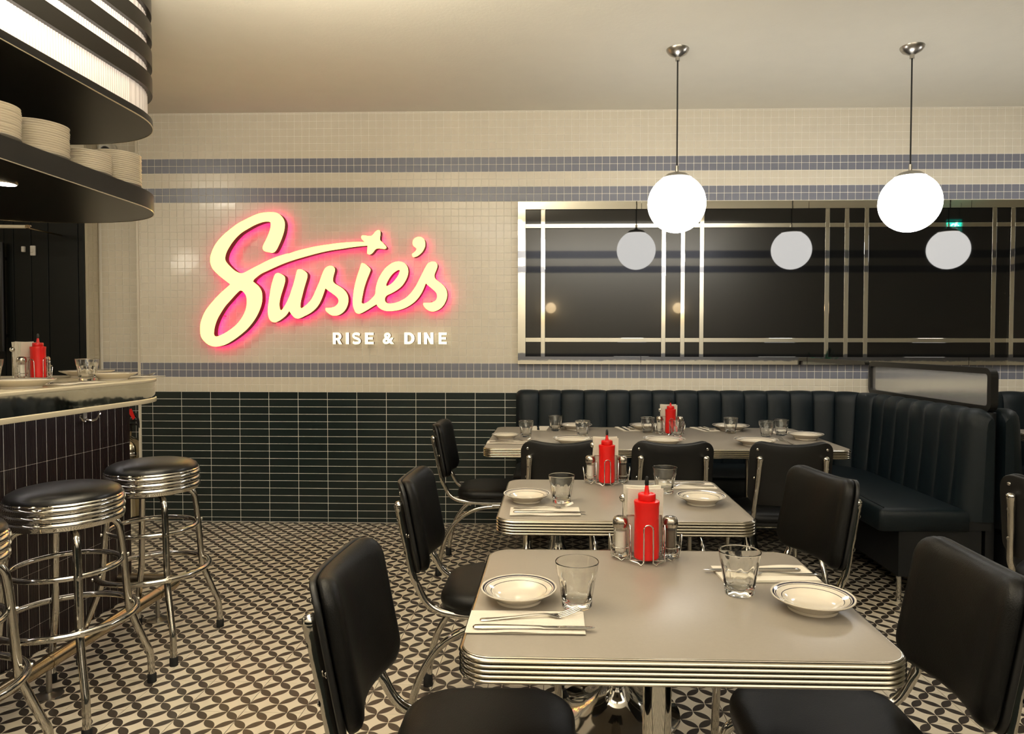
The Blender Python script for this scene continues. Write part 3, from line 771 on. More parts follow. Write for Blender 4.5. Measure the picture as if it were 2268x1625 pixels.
def bar_stool():
    r = thing('bar_stool', None, 'stool', (0, 0, 0), 0, 'chrome bar stools along the counter')
    dome = [(0.166, 0.730), (0.171, 0.736), (0.1705, 0.744), (0.164, 0.754), (0.146, 0.764), (0.115, 0.771), (0.06, 0.776), (0, 0.777)]
    MB().lathe([(0, 0.730)] + dome, seg=48).build('seat', 'stoolvinyl', r)
    pr = [(0.14, 0.652), (0.173, 0.652), (0.1755, 0.656)]
    for k in range(3):
        z = 0.660 + 0.0245 * k
        pr += [(0.1755, z), (0.1785, z + 0.004), (0.1795, z + 0.009), (0.1785, z + 0.014), (0.1755, z + 0.018), (0.1725, z + 0.020), (0.1725, z + 0.0225)]
    pr += [(0.1760, 0.735), (0.173, 0.738), (0.168, 0.736), (0.168, 0.72), (0, 0.72)]
    MB().lathe(pr, seg=56).build('seat_band', 'chrome', r)
    MB().lathe([(0, 0.636), (0.115, 0.636), (0.135, 0.652), (0, 0.652)], seg=32).build('under_plate', 'board', r)
    prof = spline([(0.05, 0, 0.640), (0.105, 0, 0.640), (0.138, 0, 0.634), (0.158, 0, 0.612), (0.166, 0, 0.575), (0.174, 0, 0.50)], 4) + [Vector((0.187, 0, 0.325))]
    prof += [Vector(p) for p in spline([(0.189, 0, 0.305), (0.198, 0, 0.272), (0.240, 0, 0.158), (0.255, 0, 0.118), (0.259, 0, 0.08), (0.262, 0, 0.012)], 3)]
    for k in range(4):
        a = pi / 4 + k * pi / 2
        lg = MB().tube([(p.x * cos(a), p.x * sin(a), p.z) for p in prof], 0.0125, 12).build('leg', 'chrome_wavy', r)
        MB().lathe([(0, 0), (0.0155, 0), (0.0155, 0.03), (0.013, 0.034), (0, 0.034)], (0.262 * cos(a), 0.262 * sin(a), 0), 12).build('rubber_tip', 'rubber', lg)
        mb = MB()
        for rr, z in ((0.188, 0.495), (0.219, 0.322)):
            mb.tube([((rr - 0.004) * cos(a), (rr - 0.004) * sin(a), z), ((rr + 0.003) * cos(a), (rr + 0.003) * sin(a), z)], 0.0075, 10)
        mb.build('screw', 'chrome', lg)
    MB().tube([(0.1625 * cos(2 * pi * k / 48), 0.1625 * sin(2 * pi * k / 48), 0.495) for k in range(48)], 0.0095, 10, closed=True).build('upper_ring', 'chrome_wavy', r)
    MB().tube([(0.2085 * cos(2 * pi * k / 56), 0.2085 * sin(2 * pi * k / 56), 0.322) for k in range(56)], 0.0115, 10, closed=True).build('foot_ring', 'chrome_wavy', r)
    return r
K = Kind(bar_stool())
K.put((-1.668, 2.785, 0), 0.0, 'chrome bar stool with black seat, farthest from the camera, nearest the green tiles')
K.put((-1.672, 2.280, 0), 0.03, 'chrome bar stool with black seat, second from the tiled wall')
K.put((-1.676, 1.772, 0), -0.02, 'chrome bar stool with black seat, cut off by the left frame edge')

o = thing('purse_hook', 'small steel double hook under the bar counter lip', 'hook', (-2.098, 2.99, 0.93))
MB().box(-0.003, 0.004, -0.012, 0.012, -0.02, 0.055).build('plate', 'brushed', o)
for s in (-1, 1):
    MB().tube(spline([(0.003, s * 0.006, -0.012), (0.018, s * 0.022, -0.02), (0.026, s * 0.045, -0.014), (0.028, s * 0.062, 0.006), (0.027, s * 0.066, 0.012)], 4), 0.005, 8).build('hook', 'chrome', o)

t = thing('fire_extinguisher', 'polished steel fire extinguisher with black hose and red tag behind the bar end', 'extinguisher', (-3.045, 4.80, 0))
MB().lathe([(0, 0.02), (0.08, 0.02), (0.088, 0.03), (0.088, 0.50), (0.084, 0.53), (0.066, 0.565), (0.035, 0.585), (0.02, 0.595), (0.02, 0.63), (0, 0.63)], seg=32).build('bottle', 'ext_body', t)
MB().lathe([(0.0885, 0.40), (0.0905, 0.405), (0.0905, 0.42), (0.0885, 0.425)], seg=32).lathe([(0.0885, 0.46), (0.0905, 0.465), (0.0905, 0.48), (0.0885, 0.485)], seg=32).build('band', 'chrome', t)
MB().lathe([(0, 0), (0.078, 0), (0.083, 0.006), (0.083, 0.022), (0, 0.022)], seg=28).build('foot', 'rubber', t)
mb = MB(); mb.box(-0.02, 0.02, -0.012, 0.012, 0.63, 0.67).box(-0.02, 0.09, -0.008, 0.008, 0.672, 0.684).box(-0.02, 0.08, -0.008, 0.008, 0.700, 0.710)
mb.build('valve', 'nozzle', t)
MB().tube(spline([(0.0, -0.02, 0.66), (0.05, -0.06, 0.76), (0.10, -0.06, 0.74), (0.118, -0.05, 0.62), (0.112, -0.05, 0.45)], 6), 0.010, 10).build('hose', 'rubber', t)
mb = MB(); mb.add([(0.045, -0.085, 0.79), (0.085, -0.085, 0.72), (0.10, -0.083, 0.735), (0.075, -0.084, 0.80), (0.045, -0.083, 0.79), (0.085, -0.083, 0.72), (0.10, -0.081, 0.735), (0.075, -0.082, 0.80)], [(0, 1, 2, 3), (7, 6, 5, 4), (0, 4, 5, 1), (1, 5, 6, 2), (2, 6, 7, 3), (3, 7, 4, 0)])
mb.build('tag', 'red', t)
t = thing('security_camera', 'white dome security camera on the wall above the stacked plates', 'camera', (-3.235, 4.932, 2.655))
MB().lathe([(0, 0), (0.058, 0), (0.058, 0.022), (0.05, 0.03), (0, 0.03)], seg=28).move(lambda v: (v.x, -v.z, v.y)).build('mount', 'white_plastic', t)
MB().lathe([(0.05 * sin(pi * k / 14), -0.05 * cos(pi * k / 14)) for k in range(15)], seg=24).build('ball', 'white_plastic', t, (0, -0.045, 0))
dv = Vector((0.38, -0.85, -0.35)).normalized()
MB().lathe([(0, 0), (0.030, 0), (0.030, 0.010), (0.024, 0.012), (0.010, 0.006), (0, 0.006)], seg=22).move(lambda v: Vector((0, -0.045, 0)) + dv.to_track_quat('Z', 'Y') @ (v + Vector((0, 0, 0.042)))).build('lens', 'nozzle', t)

# ------------------------------------------------------------------ crockery, glass, cutlery kinds
def plate_mesh(rings=True):
    R = 0.0775
    up = [(0, 0.0085), (0.034, 0.0085), (0.044, 0.0115), (0.050, 0.0165), (0.056, 0.0205), (0.068, 0.0245), (0.0755, 0.0275)]
    rim = [(0.0772, 0.0275), (0.0775, 0.026)]
    dn = [(0.072, 0.0215), (0.058, 0.0145), (0.049, 0.0065), (0.046, 0.005), (0.046, 0), (0.041, 0), (0.040, 0.004), (0, 0.004)]
    prof = (up + rim + dn)[::-1]
    nd = len(dn); mats = [0] * (nd) + [1] * (len(prof) - 1 - nd)
    return MB().lathe(prof, seg=56, mats=mats).mesh('plate', ['china', 'china_rings' if rings else 'china'], sharp=50)
PLATE = plate_mesh()
def plate(x, y, z, R, label, group=None, rz=0.0):
    o = link('plate', PLATE, None, (x, y, z), (0, 0, rz)); s = R / 0.0775
    o.scale = (s, s, s if s < 1.2 else 1.15)
    return tag(o, label, 'plate', group)
STACK = MB().lathe([(0, 0), (0.052, 0), (0.054, 0.003), (0.075, 0.0085), (0.0925, 0.0152), (0.0955, 0.0170), (0.0958, 0.0184), (0.094, 0.0192), (0.07, 0.0115), (0.05, 0.006), (0, 0.006)], seg=40).mesh('stacked_plate', 'china', sharp=50)
ORD = ['topmost', 'second', 'third', 'fourth', 'fifth', 'sixth', 'seventh', 'eighth', 'ninth', 'tenth', 'eleventh', 'twelfth', 'thirteenth', 'fourteenth', 'fifteenth', 'sixteenth', 'seventeenth']
def stack(x, y, R, n, which):
    for k in range(n):
        o = link('stacked_plate', STACK, None, (x + random.uniform(-1, 1) * 0.0012, y + random.uniform(-1, 1) * 0.0012, 1.9402 + 0.0086 * k), (0, 0, random.uniform(0, 6)))
        s = R / 0.0958; o.scale = (s, s, 1)
        j = n - 1 - k
        tag(o, ORD[j] + ' cream plate from the top of ' + which, 'plate', 'cream plates in ' + which)
stack(-1.925, 2.285, 0.096, 13, 'the shelf stack cut by the frame edge')
stack(-1.935, 2.53, 0.1, 14, 'the widest stack on the shelf')
stack(-1.925, 2.785, 0.089, 10, 'the lowest stack on the shelf')
stack(-1.928, 2.985, 0.094, 16, 'the rightmost stack on the shelf')

def tumbler():
    H, n = 0.090, 9
    def fac(t, z, k):
        if k < 9 and 0.010 < z < 0.064:
            a = (t % (2 * pi / n)) - pi / n
            e = min(1, (0.064 - z) / 0.006) * min(1, (z - 0.008) / 0.004)
            return 1 - e * (0.030 - 0.030 * abs(a) / (pi / n)) * 2.1
        return 1
    out = [(0, 0.0), (0.028, 0.0), (0.0300, 0.0025), (0.0302, 0.010), (0.0315, 0.016), (0.0345, 0.035), (0.0375, 0.052), (0.0385, 0.060), (0.0400, 0.066), (0.0418, 0.078), (0.0432, 0.0872), (0.0435, 0.0890), (0.0432, 0.0900), (0.0427, 0.0905)]
    inn = [(0.0422, 0.0900), (0.0419, 0.0888), (0.0416, 0.0868), (0.0400, 0.078), (0.0375, 0.062), (0.0350, 0.048), (0.0315, 0.030), (0.0285, 0.017), (0.024, 0.0125), (0, 0.0115)]
    return MB().lathe(out + inn, seg=54, mod=fac).mesh('tumbler', 'glass', sharp=60)
TUM = tumbler()
def glass(x, y, z, label, group=None, s=1.0, rz=0.0):
    o = link('tumbler', TUM, None, (x, y, z + 0.0004), (0, 0, rz)); o.scale = (s, s, s)
    return tag(o, label, 'glass', group)
def napkin_mesh(w, h, seed):
    rnd = random.Random(seed); mb = MB(); NX, NY = 18, 8
    ph = [rnd.uniform(0, 6) for _ in range(6)]
    for L in range(3):
        def zt(u, v): return 0.0012 + 0.0014 * L + (0.0011 * sin(7 * u + ph[L]) * max(0, (0.25 - v) / 0.25) + 0.0006 * sin(13 * u + ph[L + 3]) * max(0, (0.25 - v) / 0.25)) * (L > 0) + 0.0002 * sin(4 * v + 9 * u)
        dx = (rnd.uniform(-1, 1)) * 0.0012; dy = -0.0014 * L
        top = [[(w * (i / NX - 0.5) + dx, h * (j / NY - 0.5) + dy, zt(i / NX, j / NY)) for i in range(NX + 1)] for j in range(NY + 1)]
        bot = [[(p[0], p[1], max(0.0001, p[2] - 0.0009)) for p in row] for row in top]
        mb.grid(top); mb.grid([r[::-1] for r in bot])
        for a, b in ((top[0], bot[0]), (top[-1][::-1], bot[-1][::-1]), ([r[-1] for r in top], [r[-1] for r in bot]), ([r[0] for r in top][::-1], [r[0] for r in bot][::-1])):
            mb.grid([b, a])
    return mb.mesh('napkin', 'paper', recalc=False, sharp=50)
NAP = [napkin_mesh(0.215, 0.100, s) for s in (1, 2)]
def napkin(x, y, z, rz, label, group=None, k=0, s=1.0):
    o = link('napkin', NAP[k], None, (x, y, z + 0.0002), (0, 0, rz)); o.scale = (s, s, 1)
    return tag(o, label, 'napkin', group)
def strip(sec):
    # sec: (x, half width, z, half thickness) along x -> closed lens-shaped bar
    mb = MB(); R = []
    for x, hw, z, ht in sec:
        R.append([(x, -hw, z), (x, -hw * 0.6, z - ht), (x, hw * 0.6, z - ht), (x, hw, z), (x, hw * 0.6, z + ht), (x, -hw * 0.6, z + ht)])
    n = 6; vs = [p for r in R for p in r]
    fs = [(k * n + i, k * n + (i + 1) % n, (k + 1) * n + (i + 1) % n, (k + 1) * n + i) for k in range(len(R) - 1) for i in range(n)]
    fs += [tuple(range(n))[::-1], tuple(range((len(R) - 1) * n, len(R) * n))]
    mb.add(vs, fs, 0, True); return mb
fork = strip([(-0.093, 0.002, 0.002, 0.001), (-0.090, 0.0065, 0.002, 0.0014), (-0.078, 0.0072, 0.002, 0.0015), (-0.06, 0.0052, 0.0024, 0.0015), (-0.03, 0.0038, 0.0034, 0.0015), (0.0, 0.003, 0.0056, 0.0015), (0.022, 0.0028, 0.0066, 0.0014),
              (0.034, 0.004, 0.0060, 0.0012), (0.044, 0.0095, 0.0036, 0.001), (0.052, 0.0125, 0.0022, 0.0009), (0.058, 0.0127, 0.0024, 0.0009)])
for i in range(4):
    y = -0.0104 + 0.00693 * i
    fork.tube([(0.056, y, 0.0025), (0.070, y, 0.0055), (0.084, y, 0.0105), (0.096, y * 0.96, 0.016)], [0.0017, 0.0015, 0.0013, 0.0007], 6)
FORK = fork.mesh('fork', 'cutlery', sharp=60)
KNIFE = strip([(-0.110, 0.003, 0.003, 0.001), (-0.106, 0.0072, 0.003, 0.0026), (-0.09, 0.0082, 0.003, 0.003), (-0.05, 0.0068, 0.003, 0.003), (-0.01, 0.0056, 0.003, 0.0026), (0.012, 0.0052, 0.003, 0.0022), (0.02, 0.0066, 0.003, 0.001), (0.06, 0.0078, 0.003, 0.0008), (0.09, 0.0074, 0.003, 0.0007), (0.105, 0.005, 0.003, 0.0006), (0.112, 0.001, 0.003, 0.0004)]).mesh('knife', 'cutlery', sharp=60)
def fork_at(x, y, z, rz, label, group=None):
    return tag(link('fork', FORK, None, (x, y, z), (0, 0, rz)), label, 'fork', group)
def knife_at(x, y, z, rz, label, group=None):
    return tag(link('knife', KNIFE, None, (x, y, z), (0, 0, rz)), label, 'knife', group)

def wire(mb, pts_, r=0.0017, n=5, closed=False): mb.tube(spline(pts_, n, closed), r, 7, closed=closed)
def caddy():
    # squeeze bottle stands at the origin, camera side is -y
    r = thing('condiment_caddy', None, 'condiment rack')
    mb = MB()
    for x in (0.0,):
        mb.tube([(x - 0.011, -0.036, 0.006), (x - 0.011, -0.037, 0.085)] + [(x + 0.011 * cos(pi - pi * k / 6), -0.037, 0.085 + 0.011 * sin(pi * k / 6)) for k in range(7)] + [(x + 0.011, -0.036, 0.006)], 0.0017, 7)
    mb.build('front_loop', 'chrome', r)
    for s in (-1, 1):
        mb = MB()
        mb.tube([(s * 0.040, -0.022, 0.006), (s * 0.041, -0.020, 0.080), (s * 0.041, -0.012, 0.090), (s * 0.041, 0.0, 0.090), (s * 0.041, 0.010, 0.080), (s * 0.040, 0.012, 0.006)], 0.0017, 7)
        mb.build('side_loop', 'chrome', r)
        mb = MB()
        mb.tube([(s * 0.080, 0.012, 0.006), (s * 0.086, 0.012, 0.050), (s * 0.087, 0.018, 0.060), (s * 0.087, 0.026, 0.060), (s * 0.086, 0.034, 0.050), (s * 0.080, 0.036, 0.006)], 0.0017, 7)
        mb.build('end_loop', 'chrome', r)
        mb = MB(); mb.tube([(s * 0.060 + 0.0225 * cos(2 * pi * k / 24), 0.024 + 0.0225 * sin(2 * pi * k / 24), 0.030) for k in range(24)], 0.0015, 6, closed=True)
        mb.build('shaker_ring', 'chrome', r)
        mb = MB()
        mb.tube([(s * 0.012, -0.036, 0.006), (s * 0.018, -0.040, 0.0018), (s * 0.024, -0.034, 0.006), (s * 0.040, -0.024, 0.008), (s * 0.043, -0.006, 0.008), (s * 0.050, 0.002, 0.006), (s * 0.060, -0.002, 0.0018), (s * 0.068, 0.006, 0.006), (s * 0.081, 0.012, 0.007), (s * 0.081, 0.036, 0.007), (s * 0.068, 0.045, 0.006), (s * 0.045, 0.047, 0.0018), (s * 0.040, 0.075, 0.007), (0, 0.080, 0.007)], 0.0017, 7)
        mb.build('base_wire', 'chrome', r)
    mb = MB()
    mb.tube([(-0.042, 0.046, 0.007), (-0.042, 0.046, 0.10), (0.042, 0.046, 0.10), (0.042, 0.046, 0.007)], 0.0017, 7)
    mb.tube([(-0.046, 0.080, 0.007), (-0.046, 0.080, 0.10), (0.046, 0.080, 0.10), (0.046, 0.080, 0.007)], 0.0017, 7)
    for y in (-0.016, 0.016, 0.046, 0.08): mb.tube([(-0.043, y, 0.0065), (0.043, y, 0.0065)], 0.0015, 6)
    for s in (-1, 1):
        for y in (0.016, 0.032): mb.tube([(s * 0.043, y, 0.0065), (s * 0.081, y, 0.0065)], 0.0015, 6)
    mb.build('napkin_loop', 'chrome', r)
    mb = MB(); mb.tube([(-0.047, 0.083, 0.007), (-0.047, 0.083, 0.125)], 0.0022, 8); mb.build('handle_rod', 'chrome', r)
    MB().lathe([(0.011 * sin(pi * k / 12), 0.134 - 0.011 * cos(pi * k / 12)) for k in range(13)], (-0.047, 0.083, 0), 16).build('knob', 'chrome', r)
    return r
def bottle():
    r = thing('squeeze_bottle', None, 'squeeze bottle')
    MB().lathe([(0, 0), (0.027, 0), (0.0295, 0.003), (0.0300, 0.03), (0.0290, 0.07), (0.0295, 0.125), (0.0305, 0.134), (0.0300, 0.138), (0.022, 0.1395), (0, 0.1395)], seg=36).build('bottle_body', 'red', r)
    c = MB().lathe([(0.0, 0.1396), (0.0200, 0.1396), (0.0208, 0.141), (0.0208, 0.153), (0.0198, 0.1555), (0.016, 0.156), (0.0145, 0.1545), (0.007, 0.1545), (0.0062, 0.158), (0.0040, 0.175), (0, 0.175)], seg=40, mod=lambda t, z, k: 1 + (0.018 * (1 if int(t / (2 * pi) * 40) % 2 else -1) if 0.1405 < z < 0.1535 else 0)).build('screw_cap', 'red', r)
    MB().lathe([(0.0, 0.1752), (0.0045, 0.1752), (0.0050, 0.180), (0.0046, 0.190), (0.0030, 0.1955), (0, 0.197)], seg=14).build('nozzle_tip', 'nozzle', c)
    return r
def shaker(kind):
    r = thing(kind + '_shaker', None, kind + ' shaker')
    def fl(t, z, k): return 1 + (0.02 * cos(10 * t) if 0.008 < z < 0.066 else 0)
    MB().lathe([(0, 0), (0.0165, 0), (0.0178, 0.003), (0.0178, 0.010), (0.0162, 0.018), (0.0162, 0.060), (0.0172, 0.068), (0.0165, 0.074), (0.0150, 0.074), (0.0150, 0.066), (0.0142, 0.060), (0.0142, 0.018), (0.0150, 0.011), (0.0120, 0.006), (0, 0.006)], seg=40, mod=fl).build('glass_jar', 'glass', r)
    h = 0.058 if kind == 'salt' else 0.062
    MB().lathe([(0, 0.0075), (0.0120, 0.0075), (0.0142, 0.011), (0.0134, 0.018), (0.0134, h), (0, h + 0.002)], seg=28).build(kind, kind, r)
    l = MB().lathe([(0.0, 0.0745), (0.0178, 0.0745), (0.0186, 0.070), (0.0190, 0.071), (0.0194, 0.078), (0.0186, 0.086), (0.0150, 0.0925), (0.0110, 0.0945), (0, 0.0955)], seg=30).build('lid', 'lid', r)
    mb = MB()
    for k in range(8):
        a = k * pi / 4; x, y = 0.0065 * cos(a), 0.0065 * sin(a)
        mb.lathe([(0, 0.0948), (0.0012, 0.0948), (0.0012, 0.0955), (0, 0.0955)], (x, y, 0), 6)
    mb.build('holes', 'nozzle', l)
    return r
def napkin_stack():
    r = thing('napkin_stack', None, 'napkins')
    for k in range(6):
        rnd = random.Random(k); w, h = 0.084 + rnd.uniform(0, 0.006), 0.148 + rnd.uniform(0, 0.012)
        fan = (2.5 - k) * 0.004
        def P(i, j, y): 
            u, v = i / 6 - 0.5, j / 6
            return (w * u + (k - 2.5) * 0.0012, y + fan * v * v + 0.010 * (u * u - 0.08) * v, h * v + 0.006 * u * u * v)
        f = [[P(i, j, 0.051 + 0.0042 * (5 - k)) for i in range(7)] for j in range(7)]
        b = [[(p[0], p[1] + 0.0030, p[2]) for p in row] for row in f]
        mb = MB(); mb.grid(f); mb.grid([q[::-1] for q in b])
        for A, B in ((f[0], b[0]), (f[-1][::-1], b[-1][::-1]), ([q[-1] for q in f], [q[-1] for q in b]), ([q[0] for q in f][::-1], [q[0] for q in b][::-1])): mb.grid([B, A])
        mb.build('napkin', 'paper', r, recalc=False)
    return r
KC, KB, KS, KP, KN = Kind(caddy()), Kind(bottle()), Kind(shaker('salt')), Kind(shaker('pepper')), Kind(napkin_stack())
def set_caddy(x, y, z, rz, where, short, swap=False):
    c, s = cos(rz), sin(rz)
    def at(u, v, w=0.0): return (x + u * c - v * s, y + u * s + v * c, z + w)
    KC.put((x, y, z), rz, 'chrome wire condiment rack ' + where)
    KB.put(at(0, 0, 0.0083), rz, 'red squeeze bottle with black tip in the rack ' + short)
    KS.put(at(-0.060, 0.024, 0.0083), rz, 'glass salt shaker with steel lid in the rack ' + short)
    KP.put(at(0.060, 0.024, 0.0083), rz, 'glass pepper shaker with steel lid in the rack ' + short)
    KN.put(at(0, 0, 0.0083), rz, 'paper napkins standing in the rack ' + short)

# ------------------------------------------------------------------ tables
def table(w, d, cols, label, x, y, group):
    t = thing('diner_table', label, 'table', (x, y, 0), 0, group)
    P = rrect(w - 0.004, d - 0.004, 0.052, 8)
    MB().loft(P, [(-0.002, 0.693), (-0.0005, 0.694), (-0.0005, 0.7345), (-0.0015, 0.735)]).build('tabletop', 'formica', t)
    rings = [(-0.004, 0.690), (0.001, 0.690)]
    for k in range(5):
        z = 0.6905 + 0.0086 * k
        rings += [(0.0012, z + 0.0006), (0.0046, z + 0.0022), (0.0058, z + 0.0043), (0.0046, z + 0.0064), (0.0012, z + 0.0080)]
    rings += [(0.0012, 0.7345), (0.0004, 0.7354), (-0.0022, 0.7354), (-0.0022, 0.7340)]
    MB().loft(P, rings, caps=False).build('edge_band', 'edge_metal', t, sharp=50)
    for cx in cols:
        MB().box(cx - 0.10, cx + 0.10, -0.10, 0.10, 0.684, 0.693).build('spider_plate', 'board', t)
        MB().lathe([(0, 0.2), (0.030, 0.2), (0.030, 0.684), (0, 0.684)], (cx, 0, 0), 28).build('column', 'chrome', t)
        MB().lathe([(0, 0), (0.213, 0), (0.215, 0.004), (0.213, 0.009), (0.200, 0.013), (0.155, 0.024), (0.115, 0.038), (0.085, 0.057), (0.062, 0.085), (0.047, 0.120), (0.038, 0.16), (0.0315, 0.21), (0, 0.21)], (cx, 0, 0), 56).build('base', 'chrome', t)
    return t
table(0.755, 0.605, (0,), 'beige diner table with ribbed chrome edge, nearest the camera', 0.217, 1.424, None)
table(0.775, 0.615, (0,), 'beige two-seat diner table, middle one of the row', 0.215, 2.318, None)
table(1.835, 0.90, (-0.54, 0.54), 'long beige diner table in front of the green corner booth', 0.560, 3.850, None)
table(1.80, 0.90, (-0.54, 0.54), 'beige table beyond the divider at the right frame edge', 3.645, 3.850, None)

# ------------------------------------------------------------------ chairs
def chair():
    r = thing('diner_chair', None, 'chair', (0, 0, 0), 0, 'black vinyl diner chairs')
    Z0, HB, HW, SAG = 0.524, 0.292, 0.1825, 0.042
    def bend(s, v, n):
        u = s / HW; vv = (v + HB / 2) / HB
        z = Z0 + HB * vv + (0.012 - 0.024 * (1 - min(1, u * u))) * vv ** 3
        y = -0.284 - 0.058 * vv + SAG * u * u
        ny = 0.98; nz = 0.19; nx = -2 * SAG * u / HW * 0.9
        return (s + nx * n, y + ny * n, z + nz * n)
    out = rrect(2 * HW, HB, 0.055, 7)
    def shell(rings, sub=6):
        # outline is refined along its straight sides so that it can bend
        P = []
        for i in range(len(out)):
            a, b = out[i], out[(i + 1) % len(out)]
            L = math.hypot(b[0] - a[0], b[1] - a[1]); k = max(1, int(L / 0.035))
            P += [(a[0] + (b[0] - a[0]) * j / k, a[1] + (b[1] - a[1]) * j / k) for j in range(k)]
        n = len(P); vs = []; fs = []
        for sc, nn in rings:
            vs += [bend(x * sc, y * sc, nn) for x, y in P]
        for k in range(len(rings) - 1):
            for i in range(n):
                j = (i + 1) % n; fs.append((k * n + i, k * n + j, (k + 1) * n + j, (k + 1) * n + i))
        mb = MB()
        for ring, nn in ((0, rings[0][1]), (len(rings) - 1, rings[-1][1])):
            vs.append(bend(0, 0, nn)); c = len(vs) - 1
            fs += [(ring * n + i, ring * n + (i + 1) % n, c) for i in range(n)]
        mb.add(vs, fs, 0, True); return mb
    shell([(0.35, 0.004), (0.7, 0.004), (0.96, 0.004), (0.995, 0.007), (1.0, 0.013), (0.99, 0.022), (0.965, 0.030), (0.90, 0.037), (0.78, 0.041), (0.55, 0.043), (0.28, 0.043)]).build('backrest', 'vinyl', r, sharp=70)
    shell([(0.35, -0.010), (0.7, -0.010), (0.975, -0.010), (1.0, -0.008), (1.005, -0.004), (1.0, 0.0), (0.985, 0.002), (0.7, 0.002), (0.35, 0.002)]).build('back_panel', 'board', r, sharp=50)
    # seat
    S = [(x * (1.0 - 0.10 * (0.5 - y / 0.40) * 0.6), y) for x, y in rrect(0.395, 0.375, 0.11, 8, 0, -0.0125)]
    n = len(S); rings = [(0.6, 0.418), (0.965, 0.418), (0.99, 0.421), (1.0, 0.430), (0.995, 0.440), (0.975, 0.450), (0.93, 0.4585), (0.84, 0.4645), (0.66, 0.468), (0.35, 0.4695)]
    vs = []; fs = []
    for sc, z in rings: vs += [(x * sc, y * sc, z) for x, y in S]
    for k in range(len(rings) - 1):
        for i in range(n): fs.append((k * n + i, k * n + (i + 1) % n, (k + 1) * n + (i + 1) % n, (k + 1) * n + i))
    fs += [tuple(range(n))[::-1], tuple(range((len(rings) - 1) * n, len(rings) * n))]
    mb = MB(); mb.add(vs, fs, 0, True); mb.build('seat', 'vinyl', r, sharp=70)
    MB().loft([(x * 0.955, y * 0.955) for x, y in S], [(0, 0.404), (0.004, 0.406), (0.004, 0.418)]).build('seat_board', 'board', r)
    for s in (-1, 1):
        up = [bend(s * 0.139, 0.072, -0.020), bend(s * 0.140, 0.04, -0.021), bend(s * 0.144, -0.06, -0.021), bend(s * 0.150, -0.15, -0.020)]
        up += [(s * 0.154, -0.262, 0.487), (s * 0.156, -0.236, 0.440), (s * 0.157, -0.200, 0.413), (s * 0.158, -0.150, 0.400), (s * 0.158, -0.06, 0.392), (s * 0.158, 0.05, 0.392)]
        pth = spline(up, 4)
        rad = [0.0160 if i < 2 else (0.0145 if i < 4 else (0.0128 if i < 8 else 0.0116)) for i in range(len(pth))]
        u = MB().tube(pth, rad, 12).build('upright', 'chrome_wavy', r)
        e = bend(s * 0.139, 0.074, -0.020)
        MB().lathe([(0, -0.014), (0.012, -0.010), (0.0168, 0), (0.0150, 0.008), (0.009, 0.0145), (0, 0.0165)], e, 14).build('end_cap', 'chrome', u)
        mb = MB()
        for sx, sv in ((0.150, 0.112), (0.153, -0.02)):
            c = Vector(bend(s * sx, sv, -0.010))
            mb.lathe([(0, -0.004), (0.005, -0.003), (0.0066, 0), (0.0066, 0.001), (0, 0.001)], c, 10)
            k = len(mb.v) - 0
        mb2 = MB()
        for sx, sv in ((0.150, 0.112), (0.156, -0.02)):
            c = Vector(bend(s * sx, sv, -0.010)); q = Vector((0, -0.98, -0.19)).to_track_quat('Z', 'Y')
            l = MB(); l.lathe([(0, 0.0035), (0.0045, 0.0028), (0.0068, 0.0002), (0.0068, -0.001), (0, -0.001)][::-1], seg=10)
            l.move(lambda v: c + q @ v); mb2.add(l.v, l.f, 0, True)
        mb2.build('rivet', 'chrome', r)
        mb3 = MB()
        for sv in (0.035, -0.07):
            c = Vector(bend(s * (0.141 if sv > 0 else 0.146), sv, -0.0325)); q = Vector((0, -0.98, -0.19)).to_track_quat('Z', 'Y')
            l = MB(); l.lathe([(0, -0.002), (0.006, -0.002), (0.0055, 0.0008), (0, 0.0016)], seg=10)
            l.move(lambda v: c + q @ v); mb3.add(l.v, l.f, 0, True)
        mb3.build('screw', 'chrome', u)
        fl = spline([(s * 0.158, 0.0, 0.378), (s * 0.160, 0.10, 0.377), (s * 0.164, 0.148, 0.362), (s * 0.170, 0.172, 0.315), (s * 0.176, 0.186, 0.16), (s * 0.180, 0.192, 0.02)], 4)
        lg = MB().tube(fl, 0.0122, 12).build('leg', 'chrome_wavy', r)
        MB().lathe([(0, 0), (0.0175, 0), (0.0178, 0.006), (0.0162, 0.044), (0.0135, 0.048), (0, 0.048)], (s * 0.180, 0.192, 0), 14).build('rubber_foot', 'rubber', lg)
        rl = spline([(s * 0.150, 0.12, 0.373), (s * 0.151, 0.0, 0.371), (s * 0.155, -0.10, 0.353), (s * 0.161, -0.19, 0.298), (s * 0.169, -0.252, 0.205), (s * 0.176, -0.281, 0.10), (s * 0.180, -0.290, 0.02)], 4)
        lg = MB().tube(rl, 0.0122, 12).build('leg', 'chrome_wavy', r)
        MB().lathe([(0, 0), (0.0175, 0), (0.0178, 0.006), (0.0162, 0.044), (0.0135, 0.048), (0, 0.048)], (s * 0.180, -0.292, 0), 14).build('rubber_foot', 'rubber', lg)
    mb = MB()
    for y in (-0.12, 0.04): mb.tube([(-0.158, y, 0.3825), (0.158, y, 0.3825)], 0.006, 8)
    mb.build('cross_bar', 'chrome_wavy', r)
    return r
K = Kind(chair())
Q = pi / 2
K.put((-0.128, 1.388, 0), -Q, 'black diner chair left of the nearest table, large in the left foreground')
K.put((-0.170, 2.297, 0), -Q, 'black diner chair left of the middle table')
K.put((-0.335, 3.850, 0), -Q, 'black diner chair at the left end of the long table')
K.put((0.572, 1.440, 0), Q, 'black diner chair right of the nearest table, cut off by the right frame edge')
K.put((0.635, 2.30, 0), radians(104), 'black diner chair right of the middle table, turned slightly to the camera')
